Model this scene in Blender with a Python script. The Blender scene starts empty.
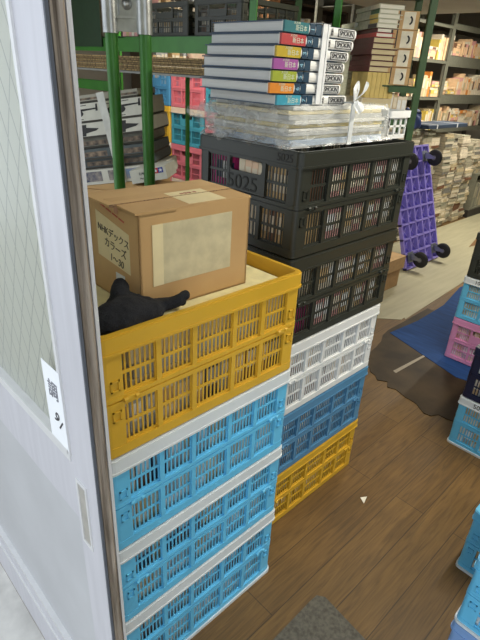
import bpy, bmesh, math, random
from mathutils import Vector, Matrix, Euler
C = bpy.context.scene.collection
rnd = random.Random(7)
PI = math.pi

# ---------------------------------------------------------------- materials
def newmat(name):
    m = bpy.data.materials.new(name); m.use_nodes = True
    nt = m.node_tree
    return m, nt, nt.nodes['Principled BSDF']
MC = {}
def mat(name, col, rough=.5, metal=0., var=.06, scale=30., bump=0., spec=.5, stretch=None, trans=0., alpha=1., col2=None):
    if name in MC: return MC[name]
    m, nt, b = newmat(name)
    n = nt.nodes.new('ShaderNodeTexNoise'); n.inputs['Scale'].default_value = scale; n.inputs['Detail'].default_value = 4
    tc = nt.nodes.new('ShaderNodeTexCoord'); mp = nt.nodes.new('ShaderNodeMapping')
    if stretch: mp.inputs['Scale'].default_value = stretch
    nt.links.new(tc.outputs['Object'], mp.inputs[0]); nt.links.new(mp.outputs[0], n.inputs['Vector'])
    r = nt.nodes.new('ShaderNodeValToRGB')
    c2 = col2 or tuple(max(0, c * (1 - 2.2 * var)) for c in col)
    c1 = tuple(min(1, c * (1 + var)) for c in col)
    r.color_ramp.elements[0].position = .32; r.color_ramp.elements[1].position = .66
    r.color_ramp.elements[0].color = (*c2, 1); r.color_ramp.elements[1].color = (*c1, 1)
    nt.links.new(n.outputs['Fac'], r.inputs[0]); nt.links.new(r.outputs[0], b.inputs['Base Color'])
    b.inputs['Roughness'].default_value = rough; b.inputs['Metallic'].default_value = metal
    b.inputs['Specular IOR Level'].default_value = spec
    b.inputs['Transmission Weight'].default_value = trans
    b.inputs['Alpha'].default_value = alpha
    if bump:
        bp = nt.nodes.new('ShaderNodeBump'); bp.inputs['Strength'].default_value = bump; bp.inputs['Distance'].default_value = .002
        nt.links.new(n.outputs['Fac'], bp.inputs['Height']); nt.links.new(bp.outputs[0], b.inputs['Normal'])
    MC[name] = m
    return m
def S(r, g, b):   # sRGB 0-255 -> linear
    return tuple(((v / 255) / 12.92 if v / 255 <= .04045 else ((v / 255 + .055) / 1.055) ** 2.4) for v in (r, g, b))

# ---------------------------------------------------------------- mesh builder
class MB:
    def __init__(s): s.v = []; s.f = []; s.m = []; s.sm = []
    def add(s, vs, fs, mi=0, M=None, smooth=False):
        o = len(s.v)
        for p in vs:
            p = Vector(p)
            if M is not None: p = M @ p
            s.v.append(tuple(p))
        for f in fs: s.f.append(tuple(i + o for i in f)); s.m.append(mi); s.sm.append(smooth)
        return s
    def box(s, a, b, mi=0, M=None):
        x0, y0, z0 = a; x1, y1, z1 = b
        if x0 > x1: x0, x1 = x1, x0
        if y0 > y1: y0, y1 = y1, y0
        if z0 > z1: z0, z1 = z1, z0
        vs = [(x0,y0,z0),(x1,y0,z0),(x1,y1,z0),(x0,y1,z0),(x0,y0,z1),(x1,y0,z1),(x1,y1,z1),(x0,y1,z1)]
        return s.add(vs, [(0,3,2,1),(4,5,6,7),(0,1,5,4),(1,2,6,5),(2,3,7,6),(3,0,4,7)], mi, M)
    def rbox(s, a, b, r=.003, mi=0, M=None):      # box with chamfered edges
        bm = bmesh.new(); bmesh.ops.create_cube(bm, size=1)
        for v in bm.verts:
            v.co = Vector([(a[i] + b[i]) / 2 + v.co[i] * (b[i] - a[i]) for i in range(3)])
        bmesh.ops.bevel(bm, geom=list(bm.edges), offset=r, segments=2, affect='EDGES', profile=.5)
        bm.verts.index_update()
        s.add([v.co for v in bm.verts], [[v.index for v in f.verts] for f in bm.faces], mi, M, False); bm.free()
        return s
    def prism(s, pts, z0, z1, mi=0, M=None, smooth=False):
        n = len(pts)
        vs = [(p[0], p[1], z0) for p in pts] + [(p[0], p[1], z1) for p in pts]
        s.add(vs, [tuple(range(n - 1, -1, -1)), tuple(range(n, 2 * n))], mi, M)
        return s.add(vs, [(i, (i + 1) % n, n + (i + 1) % n, n + i) for i in range(n)], mi, M, smooth)
    def ring(s, outer, inner, z0, z1, mi=0, M=None):
        n = len(outer)
        vs = [(*p, z0) for p in outer] + [(*p, z1) for p in outer] + [(*p, z0) for p in inner] + [(*p, z1) for p in inner]
        fs = []
        for i in range(n):
            j = (i + 1) % n
            fs += [(i, j, n + j, n + i), (2*n + j, 2*n + i, 3*n + i, 3*n + j), (n + i, n + j, 3*n + j, 3*n + i), (j, i, 2*n + i, 2*n + j)]
        return s.add(vs, fs, mi, M)
    def tube(s, pts, r, n=12, mi=0, M=None):
        pts = [Vector(p) for p in pts]; vs = []; fs = []
        for i, p in enumerate(pts):
            d = (pts[min(i + 1, len(pts) - 1)] - pts[max(i - 1, 0)]).normalized()
            q = d.to_track_quat('Z', 'Y').to_matrix() if abs(d.z) < .999 else Matrix.Identity(3)
            rr = r[i] if isinstance(r, (list, tuple)) else r
            for k in range(n):
                a = 2 * PI * k / n
                vs.append(p + q @ Vector((rr * math.cos(a), rr * math.sin(a), 0)))
        for i in range(len(pts) - 1):
            for k in range(n):
                fs.append((i*n + k, i*n + (k+1) % n, (i+1)*n + (k+1) % n, (i+1)*n + k))
        s.add(vs, fs, mi, M, True)
        m = len(pts) - 1
        return s.add(vs, [tuple(range(n - 1, -1, -1)), tuple(m*n + k for k in range(n))], mi, M)
    def lathe(s, prof, n=24, mi=0, M=None):       # profile (r, z)
        vs = []; fs = []
        for (r, z) in prof:
            for k in range(n):
                a = 2*PI*k/n; vs.append((r*math.cos(a), r*math.sin(a), z))
        for i in range(len(prof) - 1):
            for k in range(n):
                fs.append((i*n+k, i*n+(k+1)%n, (i+1)*n+(k+1)%n, (i+1)*n+k))
        return s.add(vs, fs, mi, M, True)
    def mesh(s, name):
        me = bpy.data.meshes.new(name); me.from_pydata(s.v, [], s.f)
        for p, mi, sm in zip(me.polygons, s.m, s.sm): p.material_index = mi; p.use_smooth = sm
        me.update(); return me
    def build(s, name, mats, parent=None, loc=None, rot=None):
        return link(name, s.mesh(name), mats, parent, loc, rot)
def link(name, me, mats, parent=None, loc=None, rot=None):
    o = bpy.data.objects.new(name, me); C.objects.link(o)
    if not isinstance(mats, (list, tuple)): mats = [mats]
    if len(me.materials) == 0:
        for m in mats: me.materials.append(m)
    else:
        for i, m in enumerate(mats):
            o.material_slots[i].link = 'OBJECT'; o.material_slots[i].material = m
    if parent: o.parent = parent
    if loc is not None: o.location = loc
    if rot is not None: o.rotation_euler = rot
    return o
def tag(o, label=None, cat=None, group=None, kind=None):
    if label: o['label'] = label
    if cat: o['category'] = cat
    if group: o['group'] = group
    if kind: o['kind'] = kind
    return o
def empty(name, loc, rz=0, label=None, cat=None, group=None, kind=None, rot=None):
    o = bpy.data.objects.new(name, None); C.objects.link(o); o.location = loc
    o.rotation_euler = rot if rot else (0, 0, rz); o.empty_display_size = .05
    return tag(o, label, cat, group, kind)
def frame(origin, right, up):
    r = Vector(right).normalized(); u = Vector(up).normalized(); n = r.cross(u)
    M = Matrix((r, u, n)).transposed().to_4x4(); M.translation = Vector(origin); return M
def lettering(body, size, M, m, parent=None, name='lettering', depth=.0004, sx=1.):
    cu = bpy.data.curves.new(name, 'FONT'); cu.body = body; cu.size = size; cu.extrude = depth
    cu.align_x = 'CENTER'; cu.align_y = 'CENTER'
    t = bpy.data.objects.new(name, cu); C.objects.link(t)
    dg = bpy.context.evaluated_depsgraph_get()
    me = bpy.data.meshes.new_from_object(t.evaluated_get(dg))
    bpy.data.objects.remove(t)
    me.transform(M @ Matrix.Diagonal((sx, 1, 1, 1)))
    me.materials.clear()
    return link(name, me, m, parent)
def noisy(o, strength, scale, sub=0):
    if sub:
        md = o.modifiers.new('s', 'SUBSURF'); md.levels = sub; md.render_levels = sub
    tx = bpy.data.textures.new('n', 'CLOUDS'); tx.noise_scale = scale
    md = o.modifiers.new('d', 'DISPLACE'); md.texture = tx; md.strength = strength; md.mid_level = .5
    return o

# ---------------------------------------------------------------- setting
def floor_mat():
    m, nt, b = newmat('wood_floor'); N = nt.nodes; L = nt.links
    tc = N.new('ShaderNodeTexCoord')
    mp = N.new('ShaderNodeMapping'); mp.inputs['Location'].default_value = (.37, .025, 0)
    L.new(tc.outputs['Object'], mp.inputs[0])
    br = N.new('ShaderNodeTexBrick'); br.inputs['Scale'].default_value = 1; br.inputs['Brick Width'].default_value = 1.15
    br.inputs['Row Height'].default_value = .118; br.inputs['Mortar Size'].default_value = .0016; br.inputs['Mortar Smooth'].default_value = .3
    br.inputs['Color1'].default_value = (*S(124, 93, 48), 1); br.inputs['Color2'].default_value = (*S(112, 83, 42), 1)
    br.inputs['Mortar'].default_value = (*S(76, 56, 30), 1); br.offset = .37
    L.new(mp.outputs[0], br.inputs[0])
    ms = N.new('ShaderNodeMapping'); ms.inputs['Scale'].default_value = (1.2, 16, 1); L.new(tc.outputs['Object'], ms.inputs[0])
    n1 = N.new('ShaderNodeTexNoise'); n1.inputs['Scale'].default_value = 4; n1.inputs['Detail'].default_value = 7; n1.inputs['Distortion'].default_value = 1.6
    L.new(ms.outputs[0], n1.inputs[0])
    n2 = N.new('ShaderNodeTexNoise'); n2.inputs['Scale'].default_value = 2.2; n2.inputs['Detail'].default_value = 5; L.new(tc.outputs['Object'], n2.inputs[0])
    r1 = N.new('ShaderNodeMapRange'); r1.inputs[1].default_value = .3; r1.inputs[2].default_value = .7; r1.inputs[3].default_value = .62; r1.inputs[4].default_value = 1.15
    L.new(n1.outputs['Fac'], r1.inputs[0])
    r2 = N.new('ShaderNodeMapRange'); r2.inputs[1].default_value = .35; r2.inputs[2].default_value = .7; r2.inputs[3].default_value = .78; r2.inputs[4].default_value = 1.1
    L.new(n2.outputs['Fac'], r2.inputs[0])
    mu = N.new('ShaderNodeMath'); mu.operation = 'MULTIPLY'; L.new(r1.outputs[0], mu.inputs[0]); L.new(r2.outputs[0], mu.inputs[1])
    vm = N.new('ShaderNodeVectorMath'); vm.operation = 'SCALE'; L.new(br.outputs['Color'], vm.inputs[0]); L.new(mu.outputs[0], vm.inputs['Scale'])
    L.new(vm.outputs[0], b.inputs['Base Color'])
    b.inputs['Roughness'].default_value = .42
    rr = N.new('ShaderNodeMapRange'); rr.inputs[3].default_value = .45; rr.inputs[4].default_value = .7; L.new(n2.outputs['Fac'], rr.inputs[0]); L.new(rr.outputs[0], b.inputs['Roughness'])
    bp = N.new('ShaderNodeBump'); bp.inputs['Strength'].default_value = .25; bp.inputs['Distance'].default_value = .002
    L.new(n1.outputs['Fac'], bp.inputs['Height']); L.new(bp.outputs[0], b.inputs['Normal'])
    return m
def struct(name, mb, m, parent=None):
    o = mb.build(name, m, parent)
    if not parent: o['kind'] = 'structure'
    return o
ALU = mat('aluminium', S(200, 199, 205), .42, .15, .03, 8, stretch=(6, 6, .6))
ALUB = mat('aluminium_bead', S(216, 216, 216), .4, .2, .02)
DIRTY = mat('weathered_aluminium', S(160, 148, 134), .55, .35, .12, 9, stretch=(10, 10, .7), col2=S(96, 84, 70))
GASKET = mat('rubber_gasket', S(88, 92, 100), .7)
WALL = mat('plaster', S(176, 170, 155), .9, 0, .05, 3)
CEIL = mat('ceiling_board', S(176, 178, 172), .9, 0, .03, 3)
struct('floor', MB().box((.2425, -3.2, -.12), (9.6, 5.2, 0)), floor_mat())
struct('pavement', MB().box((-3.0, -3.6, -.2), (.2425, 5.2, -.0005)), mat('concrete', S(206, 204, 198), .85, 0, .1, 14, bump=.4))
struct('ceiling', MB().box((.2, -3.2, 2.25), (6.45, 5.2, 2.4)).box((6.45, -3.2, 2.75), (9.6, 5.2, 2.85)).box((6.35, -3.2, 2.4), (6.45, 5.2, 2.85)), CEIL)
struct('trim_3', MB().box((2.95, -3.2, 2.0), (4.68, 2.78, 2.25)), mat('soffit_paint', S(204, 206, 190), .85, 0, .04, 3))
struct('wall_left', MB().box((.2, 5.2, -.12), (9.7, 5.3, 2.85)), WALL)
struct('wall_right', MB().box((.2, -3.3, -.12), (9.7, -3.2, 2.85)), WALL)
struct('wall_back', MB().box((9.6, -3.2, -.12), (9.7, 5.2, 2.85)), WALL)
struct('wall_front', MB().box((.2, 3.4, -.03), (.3, 5.2, 2.4)).box((.2, -3.2, -.03), (.3, -2.6, 2.4)).box((.2, -2.6, 2.12), (.3, 3.4, 2.4)), WALL)
struct('trim_1', MB().box((.276, -2.6, 0), (.283, 2.35, .012)), mat('door_track', S(150, 150, 148), .5, .4))

# sliding door leaf, outer face at x=.242, free edge at y=.523
def door(name, y0, y1, x, st=.075):
    d = empty(name, (x, (y0 + y1) / 2, .001), kind='structure')
    oy = -(y0 + y1) / 2; T = .027
    def P(a, b): return (a[0], a[1] + oy, a[2]), (b[0], b[1] + oy, b[2])
    H = 2.06
    for (a, b) in ((y0, y0 + st), (y1 - st, y1)):
        MB().rbox(*P((0, a, 0), (T, b, H)), .0025).build('stile', ALU, d)
    # weathered end profile along the free edge
    e = MB()
    e.box(*P((.001, y0 - .003, 0), (.005, y0, H)), 0).box(*P((.022, y0 - .005, 0), (.027, y0, H)), 1)
    e.build('edge_trim', [GASKET, ALUB], d)
    e = MB(); pts = [(.006, oy + y0), (.0062, oy + y0 - .004), (.0085, oy + y0 - .004), (.0095, oy + y0 - .0015), (.012, oy + y0 - .002), (.0135, oy + y0 - .0075), (.0165, oy + y0 - .0085), (.0195, oy + y0 - .0065), (.0205, oy + y0 - .002), (.0215, oy + y0)]
    e.prism(pts[::-1], 0, H).build('pull_edge', DIRTY, d)
    MB().box(*P((.001, y0 + st, .79), (T - .001, y1 - st, .915))).build('middle_rail', ALU, d)
    MB().box(*P((.001, y0 + st, 0), (T - .001, y1 - st, .235))).build('bottom_rail', ALU, d)
    MB().box(*P((.001, y0 + st, H - .08), (T - .001, y1 - st, H))).build('top_rail', ALU, d)
    b = MB()
    for z in (.235, .16, .935):
        b.box(*P((-.003, y0 + st, z - .004), (.012, y1 - st, z + .004)))
    b.box(*P((-.003, y0 + st - .006, .93), (.012, y0 + st + .002, H - .08))).box(*P((-.001, y0 + st, .915), (.012, y1 - st, .93)))
    b.build('bead', ALUB, d)
    MB().box(*P((.009, y0 + st, .235), (.017, y1 - st, .79))).build('kick_panel', mat('kick_panel', S(190, 191, 194), .42, .15, .04, 4), d)
    g = MB().box(*P((.011, y0 + st, .93), (.016, y1 - st, H - .08))).build('glass', glass_m, d)
    h = MB()
    ha, hb, za, zb = y0 + .034, y0 + .058, .755, .885
    h.box(*P((-.0022, ha - .004, zb), (.003, hb + .004, zb + .006)), 0).box(*P((-.0022, ha - .004, za - .006), (.003, hb + .004, za)), 0)
    h.box(*P((-.0022, ha - .004, za), (.003, ha, zb)), 0).box(*P((-.0022, hb, za), (.003, hb + .004, zb)), 0)
    h.box(*P((-.0006, ha, za), (.0004, hb, zb)), 1)
    h.build('finger_pull', [ALUB, mat('pull_recess', S(176, 172, 164), .5, .3)], d)
    return d
def glass_material():
    m, nt, b = newmat('patterned_glass'); N = nt.nodes; L = nt.links
    tc = N.new('ShaderNodeTexCoord'); sep = N.new('ShaderNodeSeparateXYZ'); L.new(tc.outputs['Object'], sep.inputs[0])
    def lines(sgn):
        a = N.new('ShaderNodeMath'); a.operation = 'MULTIPLY'; a.inputs[1].default_value = 28 * sgn; L.new(sep.outputs['Y'], a.inputs[0])
        c = N.new('ShaderNodeMath'); c.operation = 'MULTIPLY_ADD'; c.inputs[1].default_value = 13; L.new(sep.outputs['Z'], c.inputs[0]); L.new(a.outputs[0], c.inputs[2])
        f = N.new('ShaderNodeMath'); f.operation = 'FRACT'; L.new(c.outputs[0], f.inputs[0])
        g = N.new('ShaderNodeMath'); g.operation = 'LESS_THAN'; g.inputs[1].default_value = .07; L.new(f.outputs[0], g.inputs[0]); return g
    l1, l2 = lines(1), lines(-1)
    mx = N.new('ShaderNodeMath'); mx.operation = 'MAXIMUM'; L.new(l1.outputs[0], mx.inputs[0]); L.new(l2.outputs[0], mx.inputs[1])
    nz = N.new('ShaderNodeTexNoise'); nz.inputs['Scale'].default_value = 5; L.new(tc.outputs['Object'], nz.inputs[0])
    base = N.new('ShaderNodeMix'); base.data_type = 'RGBA'; base.inputs[6].default_value = (*S(214, 216, 202), 1); base.inputs[7].default_value = (*S(204, 208, 195), 1)
    L.new(nz.outputs['Fac'], base.inputs[0])
    mc = N.new('ShaderNodeMix'); mc.data_type = 'RGBA'; mc.inputs[7].default_value = (*S(168, 172, 163), 1)
    L.new(mx.outputs[0], mc.inputs[0]); L.new(base.outputs[2], mc.inputs[6])
    L.new(mc.outputs[2], b.inputs['Base Color'])
    b.inputs['Roughness'].default_value = .3; b.inputs['Transmission Weight'].default_value = .45
    return m
glass_m = glass_material()
D1 = door('door_1', .523, 1.42, .242)
st = empty('paper_notice', (.2382, .619, .942), label='white paper notice with two handwritten characters stuck on the door glass', cat='notice')
MB().box((0, -.027, 0), (.0006, .030, .142)).build('sheet', mat('white_paper', S(238, 240, 243), .7, 0, .01), st)
INK = mat('black_ink', S(50, 48, 52), .6)
lettering('調', .034, frame((-.0003, .0, .098), (0, -1, 0), (0, 0, 1)), mat('grey_ink', S(120, 120, 128), .6), st)
lettering('91', .03, frame((-.0003, -.006, .045), (0, -.8, -.6), (0, -.6, .8)), INK, st)

# ---------------------------------------------------------------- folding crates
def rrect(L, W, r, n=5):
    pts = []; r = r * .62 if r >= .02 else r
    for cx, cy, a0 in ((L/2 - r, W/2 - r, 0), (-L/2 + r, W/2 - r, 90), (-L/2 + r, -W/2 + r, 180), (L/2 - r, -W/2 + r, 270)):
        for k in range(n):
            a = math.radians(a0 + 90 * k / (n - 1)); pts.append((cx + r * math.cos(a), cy + r * math.sin(a)))
    return pts
CL, CW, CH = .53, .366, .25
def slot_window(mb, x0, x1, z0, z1, y, n, sub=2):
    # thin lattice between x0..x1 with n slots in each of two rows; y = outer face, panel thickness inwards (+y)
    p = (x1 - x0) / n; bw = p * .33
    for i in range(n + 1):
        c = x0 + p * i
        mb.box((max(x0, c - bw/2), y + .004, z0), (min(x1, c + bw/2), y + .0062, z1))
    zm = (z0 + z1) / 2
    for z, q in ((z0 + .002, .003), (zm, .0032), (z1 - .002, .003)): mb.box((x0, y + .0036, z - q), (x1, y + .0066, z + q))
def long_panel(sgn):
    mb = MB(); y = -CW/2 + .002
    x0, x1 = -CL/2 + .042, CL/2 - .042
    ws = [.075, .075, .098, .075, .075]; rib = ((x1 - x0) - sum(ws)) / 4
    for (z0, z1) in ((.024, .110), (.130, .212)):
        x = x0
        for i, w in enumerate(ws):
            slot_window(mb, x, x + w, z0, z1, y, 9 if w > .09 else 7)
            x += w
            if i < 4: mb.box((x, y - .001, z0), (x + rib, y + .010, z1)); x += rib
    if sgn > 0: mb.v = [(-a, -b, c) for a, b, c in mb.v]
    return mb.mesh('side_panel')
def end_panel(sgn):
    mb = MB(); y = -CL/2 + .002; x0, x1 = -CW/2 + .036, CW/2 - .036; w = x1 - x0
    # upper: slots left and right, solid plate with hand hole in the middle
    g = .076
    slot_window(mb, x0, x0 + g, .130, .212, y, 7); slot_window(mb, x1 - g, x1, .130, .212, y, 7)
    mb.box((x0 + g, y - .001, .132), (x0 + g + .012, y + .01, .214)); mb.box((x1 - g - .012, y - .001, .132), (x1 - g, y + .01, .214))
    mb.box((x0 + g + .012, y, .132), (x1 - g - .012, y + .006, .180))
    ws = [.086, w - .172 - .024, .086]; x = x0
    for i, q in enumerate(ws):
        slot_window(mb, x, x + q, .024, .110, y, 7); x += q
        if i < 2: mb.box((x, y - .002, .022), (x + .012, y + .010, .110)); x += .012
    # rounded ends of the hand hole
    hx0, hx1 = x0 + g + .012, x1 - g - .012
    for cx, s in ((hx0, 1), (hx1, -1)):
        for zc, t in ((.180, 1), (.212, -1)):
            pts = [(cx, zc), (cx + s * .012, zc), (cx + s * .0035, zc + t * .0035), (cx, zc + t * .012)]
            vs = [(p[0], y, p[1]) for p in pts] + [(p[0], y + .006, p[1]) for p in pts]
            mb.add(vs, [(0,1,2,3), (7,6,5,4), (0,1,5,4), (1,2,6,5), (2,3,7,6), (3,0,4,7)])
    # rotate so the panel stands at x = -/+ L/2
    R = -1 if sgn < 0 else 1
    mb.v = [(b, -a, c) if R < 0 else (-b, a, c) for a, b, c in mb.v]
    return mb.mesh('end_panel')
def crate_frame():
    mb = MB(); O = rrect(CL, CW, .022); I = rrect(CL - .02, CW - .02, .012)
    for z0, z1, e in ((0.004, .024, 0), (.110, .119, 0), (.122, .130, 0), (.210, .216, -.002)):
        mb.ring(rrect(CL + 2*e, CW + 2*e, .022), I, z0, z1)
    mb.ring(rrect(CL - .006, CW - .006, .020), I, .119, .122)
    # bottom outer lip
    mb.ring(rrect(CL - .02, CW - .02, .016), rrect(CL - .05, CW - .05, .008), 0, .006)
    # corner posts
    for sx in (-1, 1):
        for sy in (-1, 1):
            r = .0136; cx, cy = sx * (CL/2 - r), sy * (CW/2 - r); pts = []
            a0 = {(1,1): 0, (-1,1): 90, (-1,-1): 180, (1,-1): 270}[(sx, sy)]
            for z0, z1, rr in ((.024, .110, r - .001), (.130, .212, r - .001)):
                out = [(cx + rr*math.cos(math.radians(a0 + 90*k/5)), cy + rr*math.sin(math.radians(a0 + 90*k/5))) for k in range(6)]
                if sx * sy > 0: st_ = (out[0][0], cy - sy*.0244); en = (cx - sx*.0304, out[-1][1])
                else: st_ = (cx - sx*.0304, out[0][1]); en = (out[-1][0], cy - sy*.0244)
                ix, iy = sx * (CL/2 - .010), sy * (CW/2 - .010)
                if sx * sy > 0: inn = [(cx - sx*.0304, iy), (ix, iy), (ix, cy - sy*.0244)]
                else: inn = [(ix, cy - sy*.0244), (ix, iy), (cx - sx*.0304, iy)]
                mb.prism([st_] + out + [en] + inn, z0, z1)
            # raised square lock frames on the posts above and below the hinge
            for zz in (.080, .142):
                xa, xb = sorted((sx*(CL/2 - .036), sx*(CL/2 - .018))); ya, yb = sorted((sy*(CW/2 - .001), sy*(CW/2 + .0018)))
                mb.box((xa, ya, zz), (xa + .003, yb, zz + .022)).box((xb - .003, ya, zz), (xb, yb, zz + .022)).box((xa, ya, zz), (xb, yb, zz + .003)).box((xa, ya, zz + .019), (xb, yb, zz + .022))
    return mb.mesh('frame')
def crate_rim():
    mb = MB(); I = rrect(CL - .018, CW - .018, .012)
    mb.ring(rrect(CL + .006, CW + .006, .025), I, .216, .247)
    mb.ring(rrect(CL + .001, CW + .001, .023), I, .247, .250)
    mb.ring(rrect(CL + .010, CW + .010, .026), I, .214, .219)
    return mb.mesh('rim')
def crate_base():
    mb = MB(); mb.box((-CL/2 + .009, -CW/2 + .009, .004), (CL/2 - .009, CW/2 - .009, .009))
    return mb.mesh('base')
def latch_mesh():
    mb = MB()
    for sx in (-1, 1):
        pass
    mb.rbox((-.011, -.003, -.0045), (.011, .002, .0045), .0015)
    mb.tube([(-.016, -.002, 0), (-.008, -.002, 0)], .0045, 10).tube([(.008, -.002, 0), (.016, -.002, 0)], .0045, 10)
    return mb.mesh('latch')
M_side = [long_panel(-1), long_panel(1)]; M_end = [end_panel(-1), end_panel(1)]
M_frame, M_rim, M_base, M_latch = crate_frame(), crate_rim(), crate_base(), latch_mesh()
PL = {}
def plastic(name, rgb, rough=.36):
    if name not in PL: PL[name] = mat('plastic_' + name, S(*rgb), rough, 0, .035, 6, spec=.45)
    return PL[name]
for n, c in dict(sky=(104, 192, 232), yellow=(214, 170, 52), collar=(220, 226, 228), white=(224, 226, 226), slate=(84, 136, 174), black=(50, 53, 47),
                 pink=(222, 150, 194), navy=(26, 34, 62), periwinkle=(130, 166, 216), rose=(206, 112, 124), teal=(70, 150, 170), blue=(72, 134, 176), cream=(216, 196, 176), olive=(52, 54, 42), tan=(196, 168, 130)).items(): plastic(n, c)
def crate(loc, h, col, rim, base=None, rz=0, label='', group=None, name='folding_crate', latches=True, sc=(1, 1)):
    c = empty(name, loc, rz, label, 'crate', group); k = h / CH; c.scale = (sc[0], sc[1], k)
    for i in (0, 1): link('side_panel', M_side[i], PL[col], c); link('end_panel', M_end[i], PL[col], c)
    link('frame', M_frame, PL[col], c); link('rim', M_rim, PL[rim], c); link('base', M_base, PL[base or col], c)
    if base:
        MB().ring(rrect(CL + .008, CW + .008, .026), rrect(CL - .03, CW - .03, .012), 0.0, .010).build('foot_band', PL[base], c)
    if latches:
        for sx in (-1, 1): link('latch', M_latch, PL[col], c, (sx * .208, -CW/2 - .001, .121))
    return c
G1 = 'light blue crates of the near stack'
SX, SY = .617, .680 + CW/2
zL = [0, .281, .532, .790]; hL = [.281, .251, .258, .272]
names = ['light blue folding crate with white collar, lowest of the near stack on the wood floor',
         'light blue folding crate with white collar, middle one of three in the near stack',
         'light blue folding crate with white collar directly under the big yellow crate']
for i in range(3): crate((SX, SY, zL[i]), hL[i], 'sky', 'collar', 'collar' if i == 0 else None, 0, names[i], G1, sc=(1.018, 1))
crate((SX, SY, zL[3]), hL[3], 'yellow', 'yellow', None, 0, 'open yellow folding crate on top of the near stack holding cardboard box and glove', sc=(1.022, 1))
RX, RY = 1.252, .795 + CW/2
zR = [0, .24, .494, .757, 1.032]; hR = [.24, .254, .263, .275, .278]
info = [('yellow', 'yellow', 'yellow folding crate on the floor at the bottom of the tall black topped stack'),
        ('slate', 'slate', 'slate blue folding crate between yellow and white crates of the taller stack'),
        ('white', 'white', 'white folding crate beneath the two black crates'),
        ('black', 'black', 'lower black folding crate standing on the white crate'),
        ('black', 'black', 'upper black folding crate marked 5025 under the bagged magazines')]
rc = []
for i, (a, b, l) in enumerate(info):
    g = 'black crates of the taller stack' if i > 2 else None
    rc.append(crate((RX + (.007 if i > 2 else 0), RY + (.012 if i > 2 else 0), zR[i]), hR[i], a, b, None, 0, l, g, sc=(1.04 if i > 2 else 1.0, 1.065 if i > 2 else 1.0)))
# writing on the upper black crate's end
xf = -CL/2 - .0035
lettering('5025', .026, frame((xf, -.135, .232), (0, -1, 0), (0, 0, 1)), INKB := mat('marker', S(10, 10, 10), .5), rc[4])
lettering('5025', .050, frame((-CL/2 + .001, .01, .152), (0, -1, 0), (0, 0, 1)), mat('faded_marker', S(30, 31, 28), .6), rc[4], sx=1.15)
rc[4].children[-1].name = 'marker_number'

# ---------------------------------------------------------------- books
def book_mesh():        # lying: x = spine length .2, y = depth .14 (spine at -y), z = thickness .03
    mb = MB(); W, D, T = .2, .14, .03
    mb.box((-W/2, -D/2, 0), (W/2, D/2, .002), 0).box((-W/2, -D/2, T - .002), (W/2, D/2, T), 0)
    mb.box((-W/2, -D/2 - .0015, 0), (W/2, -D/2 + .002, T), 0)
    mb.box((-W/2 + .003, -D/2 + .002, .002), (W/2 - .003, D/2 - .004, T - .002), 1)
    mb.box((-W*.10, -D/2 - .0022, .003), (W*.34, -D/2, T - .003), 2)
    return mb.mesh('book')
BM = book_mesh()
PAGES = mat('page_paper', S(222, 212, 188), .85, 0, .05, 60)
BC = {}
for n, c in dict(cream=(232, 220, 196), white=(236, 236, 232), grey=(168, 172, 172), tan=(206, 176, 128), brown=(120, 84, 62), maroon=(86, 26, 30), red=(188, 52, 50), pink=(226, 166, 160),
                 yellow=(226, 198, 96), blue=(60, 92, 140), green=(70, 112, 78), black=(44, 40, 40), magenta=(180, 44, 118), orange=(222, 140, 60), navy=(38, 48, 74), peachy=(236, 206, 178)).items():
    BC[n] = mat('cover_' + n, S(*c), .6, 0, .05, 25)
def book(col, lab, loc, size, rot, label, group, name='book'):
    o = link(name, BM, [BC[col], PAGES, BC[lab]], None, loc, rot)
    o.scale = (size[0] / .2, size[1] / .14, size[2] / .03)
    return tag(o, label, 'book', group)
def upright_row(x0, x1, y, z, ang, Hh, Dd, Tt, cols, labelf, group, org=None):
    """spines facing local -y, row runs along local +x; org=(ox, oy) rotates row by ang about it"""
    x = x0
    while True:
        t = rnd.uniform(*Tt); h = rnd.uniform(*Hh); d = rnd.uniform(*Dd)
        if x + t > x1: break
        col, lb = rnd.choice(cols)
        lx, ly = x + t, y + d/2
        ca, sa = math.cos(ang), math.sin(ang)
        ox, oy = org if org else (0, 0)
        loc = (ox + ca*lx - sa*ly, oy + sa*lx + ca*ly, z + h/2)
        book(col, lb, loc, (h, d, t), Euler((0, -PI/2, 0)).to_matrix().to_4x4() and (Matrix.Rotation(ang, 4, 'Z') @ Matrix.Rotation(-PI/2, 4, 'Y')).to_euler(), labelf(col), group)
        x += t + .0015
light = [('cream', 'white'), ('white', 'grey'), ('cream', 'tan'), ('white', 'cream'), ('grey', 'white'), ('tan', 'cream')]
mids = [('grey', 'white'), ('brown', 'cream'), ('tan', 'cream'), ('navy', 'grey'), ('cream', 'tan'), ('brown', 'white'), ('grey', 'cream')]
cn = ['lowest blue crate of the near stack', 'middle blue crate of the near stack', 'blue crate under the open yellow crate', 'open yellow crate']
for i in range(4):
    z = zL[i] + .010
    hh = (.102, .108) if i < 3 else (.098, .102)
    for lay in range(2 if i < 3 else 1):
        nm = ('lower' if lay == 0 else 'upper')
        upright_row(SX - .245, SX + .245, .703, z + lay * .112, 0, hh, (.12, .13), (.034, .044), light if lay == 0 and i < 3 else mids,
                    lambda c, nm=nm, i=i: c + ' paperback in the ' + nm + ' layer of the ' + cn[i], 'paperbacks inside the ' + cn[i])
    if i == 3: topz = z + .104
cr = ['bottom yellow crate', 'slate blue crate', 'white crate', 'lower black crate', 'upper black crate']
dark = [('pink', 'white'), ('cream', 'tan'), ('tan', 'white'), ('pink', 'cream'), ('cream', 'white')]
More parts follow.
